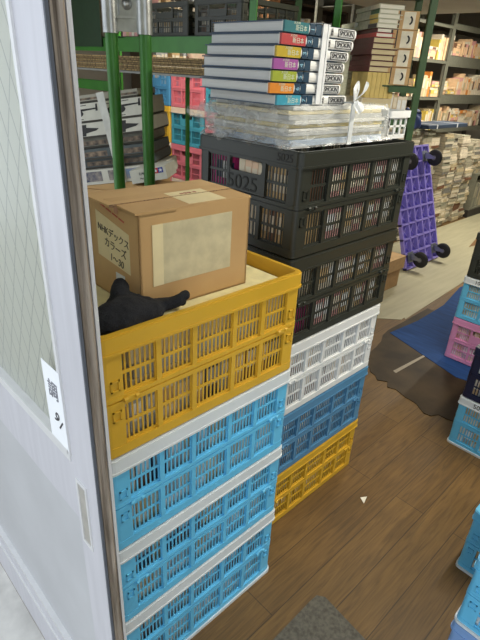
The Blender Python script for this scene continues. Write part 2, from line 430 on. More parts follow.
for i in range(5):
    z = zR[i] + .011; dx = .245 if i < 3 else .252
    for lay in range(2):
        nm = ('lower' if lay == 0 else 'upper')
        xs = RX - dx if i < 3 else RX - dx + .13
        upright_row(xs, RX + dx, .816 if i < 3 else .806, z + lay * .114, 0, (.102, .108), (.12, .13), (.034, .046), mids if i < 3 else dark,
                    lambda c, nm=nm, i=i: c + ' paperback in the ' + nm + ' layer of the ' + cr[i], 'paperbacks inside the ' + cr[i])
# books whose spines face the shop front in the two black crates
for i in (3, 4):
    z = zR[i] + .011
    for lay in range(2):
        nm = ('lower' if lay == 0 else 'upper')
        def lf(c, nm=nm, i=i): return c.replace('peachy', 'peach') + ' paperback seen from the front in the ' + nm + ' layer of the ' + cr[i]
        g = 'paperbacks facing the front of the ' + cr[i]
        Lx = RX - .254
        colsA = [('magenta', 'magenta'), ('magenta', 'navy'), ('magenta', 'white')]
        colsC = [('cream', 'cream'), ('peachy', 'cream')]
        colsB = [('brown', 'cream'), ('tan', 'cream')] if i == 4 else [('pink', 'cream'), ('magenta', 'white'), ('cream', 'cream')]
        for (a, b, cs) in ((0, .115, colsA), (.117, .215, colsC if i == 4 else colsA), (.217, .33, colsB)):
            upright_row(a, b, 0, z + lay*.114, -PI/2, (.104, .109), (.115, .118), (.022, .026), cs, lf, g, (Lx, RY + .165))
# flat magazines filling the yellow crate to carry the box
def magazine(loc, size, rz, col, label, group, name='magazine', tilt=(0, 0)):
    mb = MB(); W, D, T = size
    mb.rbox((-W/2, -D/2, 0), (W/2, D/2, T), min(.0015, T * .3))
    o = mb.build(name, col, None, loc, (tilt[0], tilt[1], rz)); return tag(o, label, 'magazine', group)
z = topz
fill = [('cream paper', S(214, 200, 168)), ('grey', S(176, 178, 176)), ('cream paper', S(214, 200, 168)), ('pale yellow', S(232, 222, 170))]
for k, (n, c) in enumerate(fill):
    t = .0345
    lab = 'pale yellow magazine lying under the cardboard box in the yellow crate' if k == 3 else n + ' book lying flat inside the open yellow crate, layer %s from below' % ['first', 'second', 'third'][k]
    magazine((SX + .02, SY + .0, z), (.44 - .02 * (k % 2), .325, t), 0, mat('mag_' + n, c, .6), lab, None, name='magazine' if k == 3 else 'flat_book')
    z += t + .0005
boxz = z
# pale blue leaflet at the near left of the yellow crate
magazine((SX - .215, SY + .09, boxz), (.05, .12, .02), .1, mat('leaflet_blue', S(170, 200, 214), .6), 'pale blue booklet beside the cardboard box in the yellow crate', None, name='booklet')

# ---------------------------------------------------------------- cardboard box
CARD = mat('cardboard', S(196, 160, 108), .75, 0, .05, 5, col2=S(186, 148, 98))
CARDE = mat('corrugated_edge', S(150, 118, 84), .8, 0, .3, 220, col2=S(84, 62, 44))
CREAM = mat('label_paper', S(228, 212, 166), .75, 0, .04, 16)
KRAFT = mat('faded_label', S(206, 194, 156), .75, 0, .07, 30)
bx = empty('cardboard_box', (.481, .748, boxz), math.radians(-1.5), 'brown cardboard box with handwritten Japanese label standing in the yellow crate', 'box')
BW, BD, BH = .276, .188, 1.240 - boxz
mb = MB(); t = .004
mb.box((0, 0, 0), (BW, BD, t)).box((0, 0, 0), (BW, t, BH)).box((0, BD - t, 0), (BW, BD, BH)).box((0, 0, 0), (t, BD, BH)).box((BW - t, 0, 0), (BW, BD, BH))
mb.build('body', CARD, bx)
f1 = MB().box((-.006, 0, 0), (BW + .002, BD * .60, .004)).build('top_flap', CARD, bx, (0, 0, BH), (math.radians(2), 0, 0))
f2 = MB().box((-.02, -.11, 0), (BW + .004, 0, .004), 0).box((-.02, -.1115, -.0005), (BW + .004, -.11, .0045), 1).build('top_flap', [CARD, CARDE], bx, (0, BD - .012, BH + .003), (math.radians(0), 0, 0))
f3 = MB().box((0, 0, 0), (BW * .3, BD, .004)).build('side_flap', CARD, bx, (0, 0, BH - .0045))
e1 = MB().box((.12, .008, .004), (.215, .095, .0046)).build('address_label', CREAM, f1)
for k in range(5):
    lettering(['大阪市北区', '古書部 様', '神田 書店', '3-12-7', '品名 書籍'][k], .009, frame((.168, .095 - k * .019, .0047), (1, 0, 0), (0, 1, 0)), mat('red_ink', S(176, 104, 84), .6), e1, sx=1.1) if k in (1,) else None
MB().box((.028, -.0008, .052), (.225, 0, BH - .022)).build('faded_label', KRAFT, bx)
MB().box((.028, -.0014, .052), (.052, -.0007, BH - .022)).build('label_strip', CREAM, bx)
lb = MB().add([(-.0008, .035, .07), (-.0008, .035, BH - .045), (-.0008, .16, BH - .022), (-.0008, .16, .08), (0, .035, .07), (0, .035, BH - .045), (0, .16, BH - .022), (0, .16, .08)],
              [(0,1,2,3), (7,6,5,4), (0,4,5,1), (1,5,6,2), (2,6,7,3), (3,7,4,0)]).build('handwritten_label', CREAM, bx)
PEN = mat('pen_ink', S(76, 66, 56), .7)
for s_, z_, y_ in (('NHKデックス', .147, .094), ('カラーズ', .122, .088), ('1〜30', .097, .084)):
    lettering(s_, .021 if s_[0] != 'N' else .0195, frame((-.0012, y_, z_ - .012), (0, -1, -.12), (0, -.12, 1)), PEN, lb)
lettering('ーーーー', .03, frame((-.0006, .095, BH - .018), (0, -1, -.2), (0, -.2, 1)), mat('red_crayon', S(186, 88, 70), .7), lb, sx=.8)
MB().box((-.0008, .058, .022), (0, .092, .06)).build('white_tag', mat('white_tag', S(216, 220, 220), .7), bx)
MB().box((-.0006, .07, BH - .014), (0, .085, BH)).build('tape', mat('tape', S(176, 122, 74), .4), bx)

# ---------------------------------------------------------------- knitted glove
def skin(name, chains, m, parent, sub=2):
    vs = []; es = []; rs = []; root = 0
    for ch in chains:
        prev = None
        for (p, r) in ch:
            if isinstance(p, int): prev = p; continue
            vs.append(p); rs.append(r); i = len(vs) - 1
            if prev is not None: es.append((prev, i))
            prev = i
    me = bpy.data.meshes.new(name); me.from_pydata(vs, es, []); o = bpy.data.objects.new(name, me); C.objects.link(o)
    me.materials.append(m); md = o.modifiers.new('k', 'SKIN'); md.use_smooth_shade = True
    for i, s in enumerate(me.skin_vertices[0].data): s.radius = (rs[i], rs[i]) if not isinstance(rs[i], tuple) else rs[i]; s.use_root = (i == 0)
    md = o.modifiers.new('u', 'SUBSURF'); md.levels = sub; md.render_levels = sub
    if parent: o.parent = parent
    return o
KNIT = mat('black_knit', S(26, 28, 34), .95, 0, .25, 420, bump=.9)
gl = empty('glove', (.435, .722, boxz + .001), 0, 'black knitted glove lying crumpled over the front of the yellow crate', 'glove')
def blob_glove():
    mb = MB()
    def ell(c, r, n=16):
        prof = [(math.sin(PI*k/10), -math.cos(PI*k/10)) for k in range(11)]
        prof = [(max(a, .001), b) for a, b in prof]
        mb.lathe(prof, n, 0, Matrix.Translation(c) @ Matrix.Diagonal((*r, 1)))
    def finger(ps, rs):
        for i in range(len(ps) - 1):
            a, b = Vector(ps[i]), Vector(ps[i+1])
            for k in range(7):
                q = a.lerp(b, k/6); r = rs[i] + (rs[i+1] - rs[i]) * k/6; ell(q, (r, r, r), 12)
    ell((-.012, .002, .024), (.064, .038, .033)); ell((.03, .0, .020), (.05, .034, .024)); ell((-.055, .012, .02), (.035, .034, .022)); ell((.01, .03, .024), (.05, .03, .024))
    finger([(.06, -.006, .022), (.09, -.018, .028), (.112, -.024, .040)], [.013, .0125, .0115])
    finger([(.06, .01, .018), (.10, .012, .016), (.125, .0, .016)], [.012, .011, .010])
    finger([(.05, .03, .018), (.09, .034, .016), (.115, .028, .012)], [.012, .011, .0095])
    finger([(.03, .044, .02), (.065, .052, .016), (.085, .046, .012)], [.012, .011, .0095])
    finger([(.0, .03, .036), (.006, .040, .050), (.016, .048, .060)], [.020, .0175, .016])
    return mb.build('knitted_hand', KNIT, gl)
g = blob_glove()
md = g.modifiers.new('r', 'REMESH'); md.mode = 'VOXEL'; md.voxel_size = .0035; md.use_smooth_shade = True
md = g.modifiers.new('s', 'SMOOTH'); md.iterations = 6; md.factor = .5
noisy(g, .008, .022)
# ---------------------------------------------------------------- large volumes and bagged magazines on the black crate
top = zR[4] + hR[4]      # 1.31
NAVY = mat('case_navy', S(44, 70, 98), .45)
PAGEW = mat('white_pages', S(228, 230, 230), .8, 0, .06, 8, stretch=(1, 1, 240))
SPW = mat('spine_white', S(238, 238, 234), .4, 0, .01)
spine_cols = [('cyan', (60, 158, 184)), ('orange', (226, 140, 44)), ('lime', (160, 172, 52)), ('purple', (164, 84, 160)), ('mustard', (196, 168, 40)), ('red', (190, 62, 66)), ('teal', (28, 112, 120))]
offs = [.0, -.028, -.022, -.02, -.014, .0, .008]
pos = ['lowest of the seven tied volumes', 'second from the bottom of the tied pile', 'third from the bottom of the tied pile', 'middle of the seven tied volumes',
       'third from the top of the tied pile', 'second from the top of the tied pile', 'topmost of the seven tied volumes']
magtop = top + .0985
VT = .0260
for k in range(7):
    zz = magtop + k * VT; ox = .972 + offs[k]; L_, D_ = .268, .262
    v = empty('hardcover_book', (ox, .885, zz), math.radians(-1.5 + rnd.uniform(-.7, .7)), 'thick white spined hardcover with %s title block, %s' % (spine_cols[k][0], pos[k]), 'book', 'tied hardcover volumes on the magazines')
    T = VT - .0012
    MB().box((0, .003, 0), (L_, D_, .0026)).box((0, .003, T - .0026), (L_, D_, T)).build('cover', NAVY, v)
    MB().box((.004, .004, .0026), (L_ - .004, D_ - .005, T - .0026)).build('page_block', PAGEW, v)
    sp = MB(); r = T / 2
    prof = [(.006, 0), (.0, .002), (-.003, T*.25), (-.004, T*.5), (-.003, T*.75), (0, T - .002), (.006, T)]
    vs = [(0, a, b) for a, b in prof] + [(L_ + .003, a, b) for a, b in prof]; n = len(prof)
    sp.add(vs, [(i, n + i, n + i + 1, i + 1) for i in range(n - 1)] + [tuple(range(n)), tuple(range(2*n - 1, n - 1, -1)), (0, n - 1, 2*n - 1, n)], 0)
    sp.build('spine', SPW, v)
    cm = mat('title_' + spine_cols[k][0], S(*spine_cols[k][1]), .45)
    def patch(a, b, name, m, dz=.0012, dy=-.0046):
        return MB().box((a, dy, dz), (b, .002, T - dz)).build(name, m, v)
    patch(-.0006, .083, 'title_block', cm); patch(.088, .106, 'number_block', mat('num_navy', S(24, 60, 84), .45)); patch(.109, .130, 'series_block', mat('num_navy', S(24, 60, 84), .45))
    lettering('新日本', .0135, frame((.056, -.0047, T*.42), (1, 0, 0), (0, 0, 1)), mat('pale_letter', S(214, 222, 200), .5), v, sx=1.0)
    lettering('大百科', .006, frame((.04, -.0047, T*.82), (1, 0, 0), (0, 0, 1)), mat('pale_letter', S(214, 222, 200), .5), v, sx=1.3)
    lettering('1234567'[6 - k], .017, frame((.097, -.0047, T*.48), (0, 0, 1), (-1, 0, 0)), mat('sky_letter', S(150, 200, 222), .5), v)
    # outlined emblem block near the spine's right end
    e = MB(); a, b, z0, z1 = .196, .262, .0035, T - .0035
    for q in ((a, z0, b, z0 + .0014), (a, z1 - .0014, b, z1), (a, z0, a + .0016, z1), (b - .0016, z0, b, z1)): e.box((q[0], -.0049, q[1]), (q[2], -.003, q[3]))
    e.build('emblem_frame', INK, v)
    lettering('SMOKIN', .0152, frame((.229, -.0048, T*.5), (1, 0, 0), (0, 0, 1)), INK, v, sx=.98)
    lettering('昭和資料', .010, frame((.172, -.0048, T*.5), (0, 0, 1), (-1, 0, 0)), INK, v, sx=.4)
# string round the pile
STRG = mat('white_string', S(236, 238, 240), .5, 0, .03, 40)
sx0 = 1.118
tie = MB(); zt = magtop + 7 * VT + .001
tie.box((sx0 - .007, .872, magtop + .004), (sx0 + .010, .8745, zt + .002)).box((sx0 - .007, .872, zt), (sx0 + .010, 1.14, zt + .002)).box((sx0 + .014, .8725, magtop + .004), (sx0 + .020, .875, zt))
o = tie.build('plastic_twine', STRG); tag(o, 'flat white plastic twine tied around the seven hardcover volumes', 'twine')
# magazines in bag
mcols = [('pale blue', (176, 194, 216)), ('cream', (228, 216, 176)), ('grey', (190, 192, 190)), ('white', (226, 226, 220)), ('pale yellow', (224, 206, 140)), ('white', (226, 226, 220)), ('grey', (190, 192, 190)), ('cream', (228, 216, 176)), ('white', (226, 226, 220))]
zz = top + .001
for k, (n, c) in enumerate(mcols):
    th = [.016, .009, .010, .007, .010, .009, .012, .010, .009][k]
    ps = ['lowest in the clear bag', 'second from below in the clear bag', 'third from below in the clear bag', 'fourth from below in the clear bag', 'middle of the bagged pile', 'fourth from the top in the clear bag', 'third from the top in the clear bag', 'second from the top in the clear bag', 'topmost in the clear bag'][k]
    magazine((1.222 + rnd.uniform(-.008, .008), 1.008 + rnd.uniform(-.008, .008), zz), (.43, .285, th), math.radians(rnd.uniform(-1.5, 1.5)), mat('magc_' + n, S(*c), .5, 0, .08, 10, stretch=(1, 1, 60)), n + ' magazine, ' + ps, 'magazines in the clear bag')
    zz += th + .0005
def film_mat():
    m, nt, b = newmat('clear_film'); N = nt.nodes; L = nt.links
    out = N['Material Output']; tr = N.new('ShaderNodeBsdfTransparent'); mx = N.new('ShaderNodeMixShader')
    nz = N.new('ShaderNodeTexNoise'); nz.inputs['Scale'].default_value = 14; nz.inputs['Detail'].default_value = 6; nz.inputs['Distortion'].default_value = 1.2
    tc = N.new('ShaderNodeTexCoord'); mp = N.new('ShaderNodeMapping'); mp.inputs['Scale'].default_value = (1, 1, 3); L.new(tc.outputs['Object'], mp.inputs[0]); L.new(mp.outputs[0], nz.inputs[0])
    mr = N.new('ShaderNodeMapRange'); mr.inputs[1].default_value = .45; mr.inputs[2].default_value = .75; mr.inputs[3].default_value = .14; mr.inputs[4].default_value = .55
    L.new(nz.outputs['Fac'], mr.inputs[0]); L.new(mr.outputs[0], mx.inputs[0]); L.new(tr.outputs[0], mx.inputs[1]); L.new(b.outputs[0], mx.inputs[2])
    b.inputs['Base Color'].default_value = (.82, .85, .86, 1); b.inputs['Roughness'].default_value = .15
    bp = N.new('ShaderNodeBump'); bp.inputs['Strength'].default_value = .9; bp.inputs['Distance'].default_value = .006; L.new(nz.outputs['Fac'], bp.inputs['Height']); L.new(bp.outputs[0], b.inputs['Normal'])
    L.new(mx.outputs[0], out.inputs[0]); return m
FILM = film_mat()
bag = empty('plastic_bag', (1.222, 1.008, top + .001), 0, 'crinkled clear plastic bag wrapped around magazines on the black crate, knotted on top', 'bag')
def film_sheet():
    bm = bmesh.new(); NX, NY = 44, 30; hx, hy, hz = .226, .156, .101
    rows = []
    # wrap: rounded block shell open below
    prof = [(1.10, .0), (1.04, .15), (1.02, .5), (1.0, .85), (.97, 1.0)]
    n = 120; ring = rrect(2*hx, 2*hy, .02, 30)
    for s, t_ in prof:
        row = []
        for i, p in enumerate(ring):
            w = rnd.uniform(-.004, .004) + .006 * math.sin(i * .7 + t_ * 3)
            f = s + w
            row.append(bm.verts.new((p[0] * f, p[1] * f, hz * t_ + rnd.uniform(-.003, .003) * (t_ > 0) + .001)))
        rows.append(row)
    for a, b in zip(rows, rows[1:]):
        for i in range(len(ring)): bm.faces.new((a[i], a[(i+1) % len(ring)], b[(i+1) % len(ring)], b[i]))
    me = bpy.data.meshes.new('film'); bm.to_mesh(me); bm.free()
    for p in me.polygons: p.use_smooth = True
    return me
link('film', film_sheet(), FILM, bag)
# gathered folds of film spilling at the shop-front side
fd = bmesh.new(); N_ = 34; M_ = 7; grid = []
for i in range(N_):
    u = i / (N_ - 1); y = .17 - u * .34; row = []
    for j in range(M_):
        a = j / (M_ - 1) * PI * 1.3
        rr = .020 + .008 * math.sin(i * 1.7) + rnd.uniform(-.003, .003)
        row.append(fd.verts.new((-.232 - rr * math.sin(a) * 1.2, y, .045 + .018 * math.sin(i * .55) + rr * math.cos(a) * 1.4)))
    grid.append(row)
for i in range(N_ - 1):
    for j in range(M_ - 1): fd.faces.new((grid[i][j], grid[i+1][j], grid[i+1][j+1], grid[i][j+1]))
me = bpy.data.meshes.new('gathered_fold'); fd.to_mesh(me); fd.free()
for p in me.polygons: p.use_smooth = True
link('gathered_fold', me, FILM, bag)
# tail of film at the far left corner
fd = bmesh.new(); grid = []
for i in range(14):
    u = i / 13; row = []
    for j in range(10):
        a = j / 9 * 2 * PI; rr = .03 * (1 - .3*u) + rnd.uniform(-.004, .004)
        row.append(fd.verts.new((-.20 - u * .05 + rr * .6 * math.cos(a), .15 + u * .06, .058 + rr * .7 * math.sin(a))))
    grid.append(row)
for i in range(13):
    for j in range(9): fd.faces.new((grid[i][j], grid[i+1][j], grid[i+1][j+1], grid[i][j+1]))
me = bpy.data.meshes.new('corner_tail'); fd.to_mesh(me); fd.free()
link('corner_tail', me, FILM, bag)
KNOT = mat('twine_knot', S(232, 236, 238), .35, 0, .05, 30, alpha=.9)
tw = empty('bag_twine', (1.235, .845, top), 0, 'white plastic twine tied in a bow around the bagged magazines', 'twine')
MB().box((-.009, -.008, .0), (.009, -.005, .108)).box((-.009, -.008, .105), (.009, .30, .108)).build('band', KNOT, tw)
def loop(name, pts, w):
    bm = bmesh.new(); rows = []
    for i, p in enumerate(pts):
        wv = w * (.55 + .45 * math.sin(PI * (i + .5) / len(pts)))
        rows.append([bm.verts.new((p[0] + wv * d * .8, p[1] + rnd.uniform(-.006, .006), p[2] + wv * d * .45 + rnd.uniform(-.003, .003))) for d in (-1, -.4, .3, 1)])
    for a, b in zip(rows, rows[1:]):
        for i in range(3): bm.faces.new((a[i], a[i+1], b[i+1], b[i]))
    me = bpy.data.meshes.new(name); bm.to_mesh(me); bm.free()
    o = link(name, me, KNOT, tw); md = o.modifiers.new('t', 'SOLIDIFY'); md.thickness = .0015; md = o.modifiers.new('s', 'SUBSURF'); md.levels = md.render_levels = 1; return o
loop('bow', [(.0, -.005, .105), (-.014, -.02, .120), (-.022, -.02, .138), (-.012, -.012, .160), (.004, -.012, .150), (.01, -.01, .135), (.0, -.006, .11)], .013)
loop('bow', [(.0, -.008, .112), (.018, -.018, .125), (.032, -.02, .145), (.03, -.015, .16)], .011)
loop('bow', [(.0, -.010, .112), (-.008, -.024, .100), (.006, -.03, .082), (.02, -.024, .09), (.014, -.014, .108)], .013)

# small white basket at the far end of the black crate
wb = empty('white_basket', (1.522, .955, top + .001), 0, 'small white plastic basket on the far end of the upper black crate', 'basket')
mb = MB(); hx, hy = .06, .10
mb.ring(rrect(2*hx + .006, 2*hy + .006, .01), rrect(2*hx - .006, 2*hy - .006, .006), .062, .082).ring(rrect(2*hx - .008, 2*hy - .008, .01), rrect(2*hx - .018, 2*hy - .018, .006), 0, .010)
mb.build('rim', PL['white'], wb)
mb = MB()
for s in (-1, 1):
    for k in range(4): x = -hx + .008 + k * (2*hx - .016) / 3; mb.box((x - .004, s*(hy - .006) - .002, .008), (x + .004, s*(hy - .006) + .002, .064))
    for k in range(6): y = -hy + .008 + k * (2*hy - .016) / 5; mb.box((s*(hx - .006) - .002, y - .004, .008), (s*(hx - .006) + .002, y + .004, .064))
mb.box((-hx + .006, -hy + .004, .034), (hx - .006, -hy + .008, .040)).ring(rrect(2*hx - .009, 2*hy - .009, .01), rrect(2*hx - .016, 2*hy - .016, .006), .006, .012).ring(rrect(2*hx - .009, 2*hy - .009, .01), rrect(2*hx - .016, 2*hy - .016, .006), .058, .064).build('lattice', PL['white'], wb)
MB().box((-hx + .006, -hy + .006, 0), (hx - .006, hy - .006, .004)).build('base', PL['white'], wb)

# ---------------------------------------------------------------- floor coverings
def sheet(name, pts, t, m, label, cat, z0=0.0005):
    mb = MB().prism(pts, z0, z0 + t); o = mb.build(name, m); return tag(o, label, cat)
def ragged(a, b, n, amp):
    a = Vector(a); b = Vector(b); d = (b - a); nrm = Vector((-d.y, d.x)).normalized()
    return [tuple(a + d * (i / n) + nrm * rnd.uniform(-amp, amp)) for i in range(n)]
MATC = mat('entrance_mat_fabric', S(104, 99, 88), .95, 0, .16, 90, bump=.8)
pts = [(.34, -.9), (.86, -.9), (.925, .30), (.945, .49), (.93, .512), (.90, .514), (.34, .506)]
sheet('entrance_mat', pts, .007, MATC, 'worn grey brown entrance mat lying on the wood floor at the front', 'mat')
# torn dark vinyl layer
tp = ragged((2.75, 1.36), (2.24, 1.22), 6, .01) + ragged((2.24, 1.22), (2.17, .96), 7, .025) + ragged((2.17, .96), (2.10, .76), 6, .02) + ragged((2.10, .76), (2.17, .60), 5, .02) + ragged((2.17, .60), (2.2, -.2), 9, .015) + [(3.3, -.2), (3.3, 1.36)]
DK = mat('torn_vinyl', S(66, 52, 33), .6, 0, .22, 5, spec=.3, col2=S(44, 34, 20))
sheet('torn_vinyl_sheet', tp, .003, DK, 'dark torn vinyl layer on the floor in front of the blue sheet', 'vinyl flooring')
sc_ = [(2.32, 1.045), (2.33, 1.068), (2.64, 1.042), (2.64, 1.028)]
sheet('tape_strip', sc_, .0012, mat('old_tape', S(150, 138, 118), .5), 'narrow pale strip of old tape on the dark torn vinyl', 'tape', .0037)
bt = [(2.73, 1.33), (2.55, .80), (2.62, .5), (2.7, .2), (3.9, .2), (4.3, 1.30), (3.9, 1.39), (3.45, 1.31), (3.05, 1.30)]
BT = mat('blue_tarp', S(38, 72, 126), .75, 0, .1, 3, spec=.2, stretch=(14, 2, 1), bump=.5)
mb = MB().prism(bt, .0038, .006); tag(mb.build('blue_sheet', BT), 'blue tarpaulin sheet spread on the floor by the pink crate', 'tarpaulin')
bs = [(2.84, 1.52), (2.97, 1.385), (3.02, 1.39), (3.0, 1.37), (4.3, 1.44), (5.1, 1.62), (5.35, 1.60), (7.4, 1.66), (8.6, 1.6), (8.6, 2.36), (2.9, 2.36), (2.82, 2.0)]
sheet('beige_runner', bs, .0028, mat('beige_vinyl', S(168, 162, 134), .55, 0, .05, 3, stretch=(1, 9, 1)), 'long beige vinyl runner along the aisle toward the far racks', 'runner')
br_ = [(5.05, 1.82), (5.9, 1.70), (6.1, 1.93), (5.6, 1.94)]
sheet('bare_patch', br_, .001, mat('bare_board', S(120, 86, 50), .6), 'triangular brown worn patch in the beige runner', 'floor patch', .0035)
MB().prism([(1.383, .632), (1.425, .634), (1.40, .652)], .0004, .0018)
o = MB().prism([(1.372, .628), (1.412, .640), (1.388, .655)], .0005, .0016).build('paper_scrap', mat('scrap_white', S(240, 236, 222), .7)); tag(o, 'tiny white triangular scrap of paper on the wood floor', 'paper scrap')

# ---------------------------------------------------------------- crates at the right
def rcrate(x0, y1, z, h, col, rim, base, label, rot=0, group='crates along the right hand side', latches=False):
    # x0 = near face, y1 = left corner ; rot 0 -> long side along x
    if rot: return crate((x0 + CW/2, y1 - CL/2, z), h, col, rim, base, PI/2 if rot > 0 else -PI/2, label, group, latches=latches)
    return crate((x0 + CL/2, y1 - CW/2, z), h, col, rim, base, 0, label, group, latches=latches)
def right_fill(x0, y1, z, lab):
    upright_row(0.02, .30, 0, z + .011, -PI/2, (.10, .11), (.115, .118), (.03, .04), light, lambda c: c + ' paperback inside the ' + lab, 'paperbacks inside the ' + lab, (x0 + .014, y1))
    upright_row(0.02, .30, 0, z + .122, -PI/2, (.10, .11), (.115, .118), (.03, .04), light, lambda c: c + ' paperback in upper layer inside the ' + lab, 'upper layer paperbacks inside the ' + lab, (x0 + .014, y1))
rcrate(1.38, .262, 0, .262, 'sky', 'sky', 'collar', 'light blue crate with white foot standing alone near the entrance at right', 1)
rcrate(1.0, .150, 0, .235, 'periwinkle', 'periwinkle', None, 'periwinkle blue crate on the floor nearest to the entrance at right', 1)
rcrate(1.0, .150, .236, .235, 'sky', 'sky', 'collar', 'bright light blue crate stacked on the periwinkle crate nearest the entrance', 1)
a = rcrate(1.988, .585, 0, .252, 'sky', 'collar', 'collar', 'light blue crate with white collar beneath the navy crate')
rcrate(1.99, .583, .253, .247, 'navy', 'navy', None, 'navy blue crate between light blue crate and yellow crate at right')
rcrate(1.995, .548, .501, .24, 'yellow', 'yellow', None, 'yellow crate on top of the navy crate at right edge')
rcrate(2.72, .958, .007, .262, 'pink', 'pink', None, 'pink crate standing on the blue sheet')
b = rcrate(2.72, .96, .270, .252, 'sky', 'collar', None, 'light blue crate with white collar standing on the pink crate')
rcrate(2.72, .955, .523, .25, 'black', 'black', None, 'black crate on top of the light blue crate above the pink crate')
right_fill(1.988, .585, 0, 'light blue crate beneath the navy crate'); right_fill(1.99, .583, .253, 'navy crate at right')
right_fill(2.72, .958, .007, 'pink crate'); right_fill(2.72, .96, .27, 'light blue crate on the pink crate')
right_fill(1.0, .13, .237, 'bright light blue crate nearest the entrance'); right_fill(1.38, .247, .0, 'light blue crate standing alone')
for par, txt in ((b, '1028'), (a, '5025')): lettering(txt, .03, frame((-CL/2 - .0035, .09, .232), (0, -1, 0), (0, 0, 1)), INKB, par)

# ---------------------------------------------------------------- green tube frame with galvanised bracket
GREEN = mat('green_paint', S(62, 126, 48), .35, .1, .08, 12)
GREEND = mat('dark_green_paint', S(38, 70, 32), .5, 0, .08, 6)
GALV = mat('galvanised', S(190, 192, 190), .32, .75, .1, 26)
ux, uy = .0695, -.067; ul = math.hypot(ux, uy); ang = math.atan2(uy, ux)
tf = empty('tube_frame', (.858, 1.432, 0), ang, 'pair of green steel tubes joined at the top by a galvanised bracket', 'steel frame')
for k in (0, 1):
    MB().tube([(k * ul, 0, 0), (k * ul, 0, 1.60)], .0178, 20).build('tube', GREEN, tf)
s_ = MB()
for k in (0, 1): s_.tube([(k * ul, 0, 1.557), (k * ul, 0, 1.90)], .0225, 20)
s_.box((.015, -.006, 1.562), (ul - .015, .004, 1.60)).box((.015, -.006, 1.655), (ul - .015, .004, 1.90)).box((.015, .0, 1.60), (ul - .015, .006, 1.655))
s_.box((.018, -.012, 1.594), (ul - .018, -.004, 1.601)).box((.018, -.010, 1.655), (ul - .018, -.004, 1.660)).box((.018, -.012, 1.60), (.025, -.002, 1.655)).box((ul - .025, -.012, 1.60), (ul - .018, -.002, 1.655))
s_.build('bracket', GALV, tf)
Mb = frame((ul/2, -.001, 1.629), (1, 0, 0), (0, 0, 1))
MB().lathe([(0, .012), (.006, .011), (.0085, .008), (.009, .003), (.014, .003), (.0145, 0)], 18, 0, Mb).build('bolt', GALV, tf)

# ---------------------------------------------------------------- racks
def rack(name, org, ang, Wd, Dp, posts, beams, label, m, pw=.035, Ht=2.15, boards=None):
    r = empty(name, (*org, 0), ang, label, 'rack')
    for (x, y) in posts:
        p = MB().box((x - pw/2, y - .0025, 0), (x + pw/2, y + .0025, Ht)).box((x - pw/2, y - .0025, 0), (x - pw/2 + .004, y + .03, Ht))
        p.build('post', m, r)
    for (x0, x1, z0, z1) in beams:
        MB().box((x0, -.004, z0), (x1, 0, z1)).box((x0, -.004, z1 - .003), (x1, .02, z1)).build('beam', m, r)
    for (x0, x1, z, m2) in (boards or []):
        MB().box((x0, .0, z - .008), (x1, Dp, z)).build('shelf_board', m2, r)
    return r
# rack A: left background. local x runs along -Y world (right in the picture), local y along +X
A_ = rack('green_rack', (1.33, 2.9), -PI/2, 1.6, .45,
          [(0.0, 0), (1.56, 0), (0, .45), (1.56, .45)],
          [(.02, 1.56, 1.528, 1.583), (.0, .66, 1.362, 1.405)],
          'green steel shelving rack behind the cardboard box holding model kits', GREEN, Ht=2.1,
          boards=[(0, 1.56, 1.586, GREEND), (0, 1.56, 1.454, mat('grey_shelf', S(150, 150, 142), .6))])
MB().box((.66, .43, 0), (.678, .445, 1.45)).build('post', GREEN, A_)
MB().box((.10, -.012, 1.545), (.615, -.004, 2.1)).build('side_sheet', mat('green_sheet', S(30, 58, 30), .5), A_)
# flattened cardboard on the shelf (thin sheets, counted)
zc = 1.456
for k in range(7):
    th = .0082
    o = MB().box((-.18, -.66, 0), (.18, .66, th - .0015)).build('flattened_carton', mat('carton_%d' % (k % 2), S(*((168, 142, 96), (140, 116, 78))[k % 2]), .8, 0, .3, 120, stretch=(1, 1, .1)), None, (1.515 + rnd.uniform(-.008, .008), 2.13 + rnd.uniform(-.02, .02), zc), (0, 0, rnd.uniform(-.01, .01)))
    tag(o, 'flattened brown carton lying in the layered stack on the green rack shelf', 'carton', 'flattened cartons on the green rack'); zc += th
# olive crates on the upper shelf
for k, (y, w) in enumerate(((1.86, .30), (1.545, .26))):
    c = crate((1.50, y, 1.587), .115, 'olive', 'olive', None, -PI/2 if False else 0, ['low olive black basket on the green rack next to the tubes', 'low olive black basket on the green rack behind the hardcovers'][k], 'olive baskets on the green rack', name='low_basket', latches=False, sc=(.55, w / CW))
    upright_row(0.02, w - .02, 0, 1.5915, -PI/2, (.075, .085), (.10, .11), (.028, .036), [('grey', 'cream'), ('cream', 'tan'), ('brown', 'cream')], lambda cc: cc + ' small book standing in the olive baskets on the green rack', 'small books in the olive baskets', (1.375, y + w/2))
upright_row(0, .14, 0, 1.588, -PI/2, (.16, .18), (.10, .12), (.018, .026), [('cream', 'white'), ('pink', 'cream'), ('tan', 'cream')], lambda cc: cc + ' book standing on the green rack between the two tubes', 'books between the tubes', (1.36, 2.17))
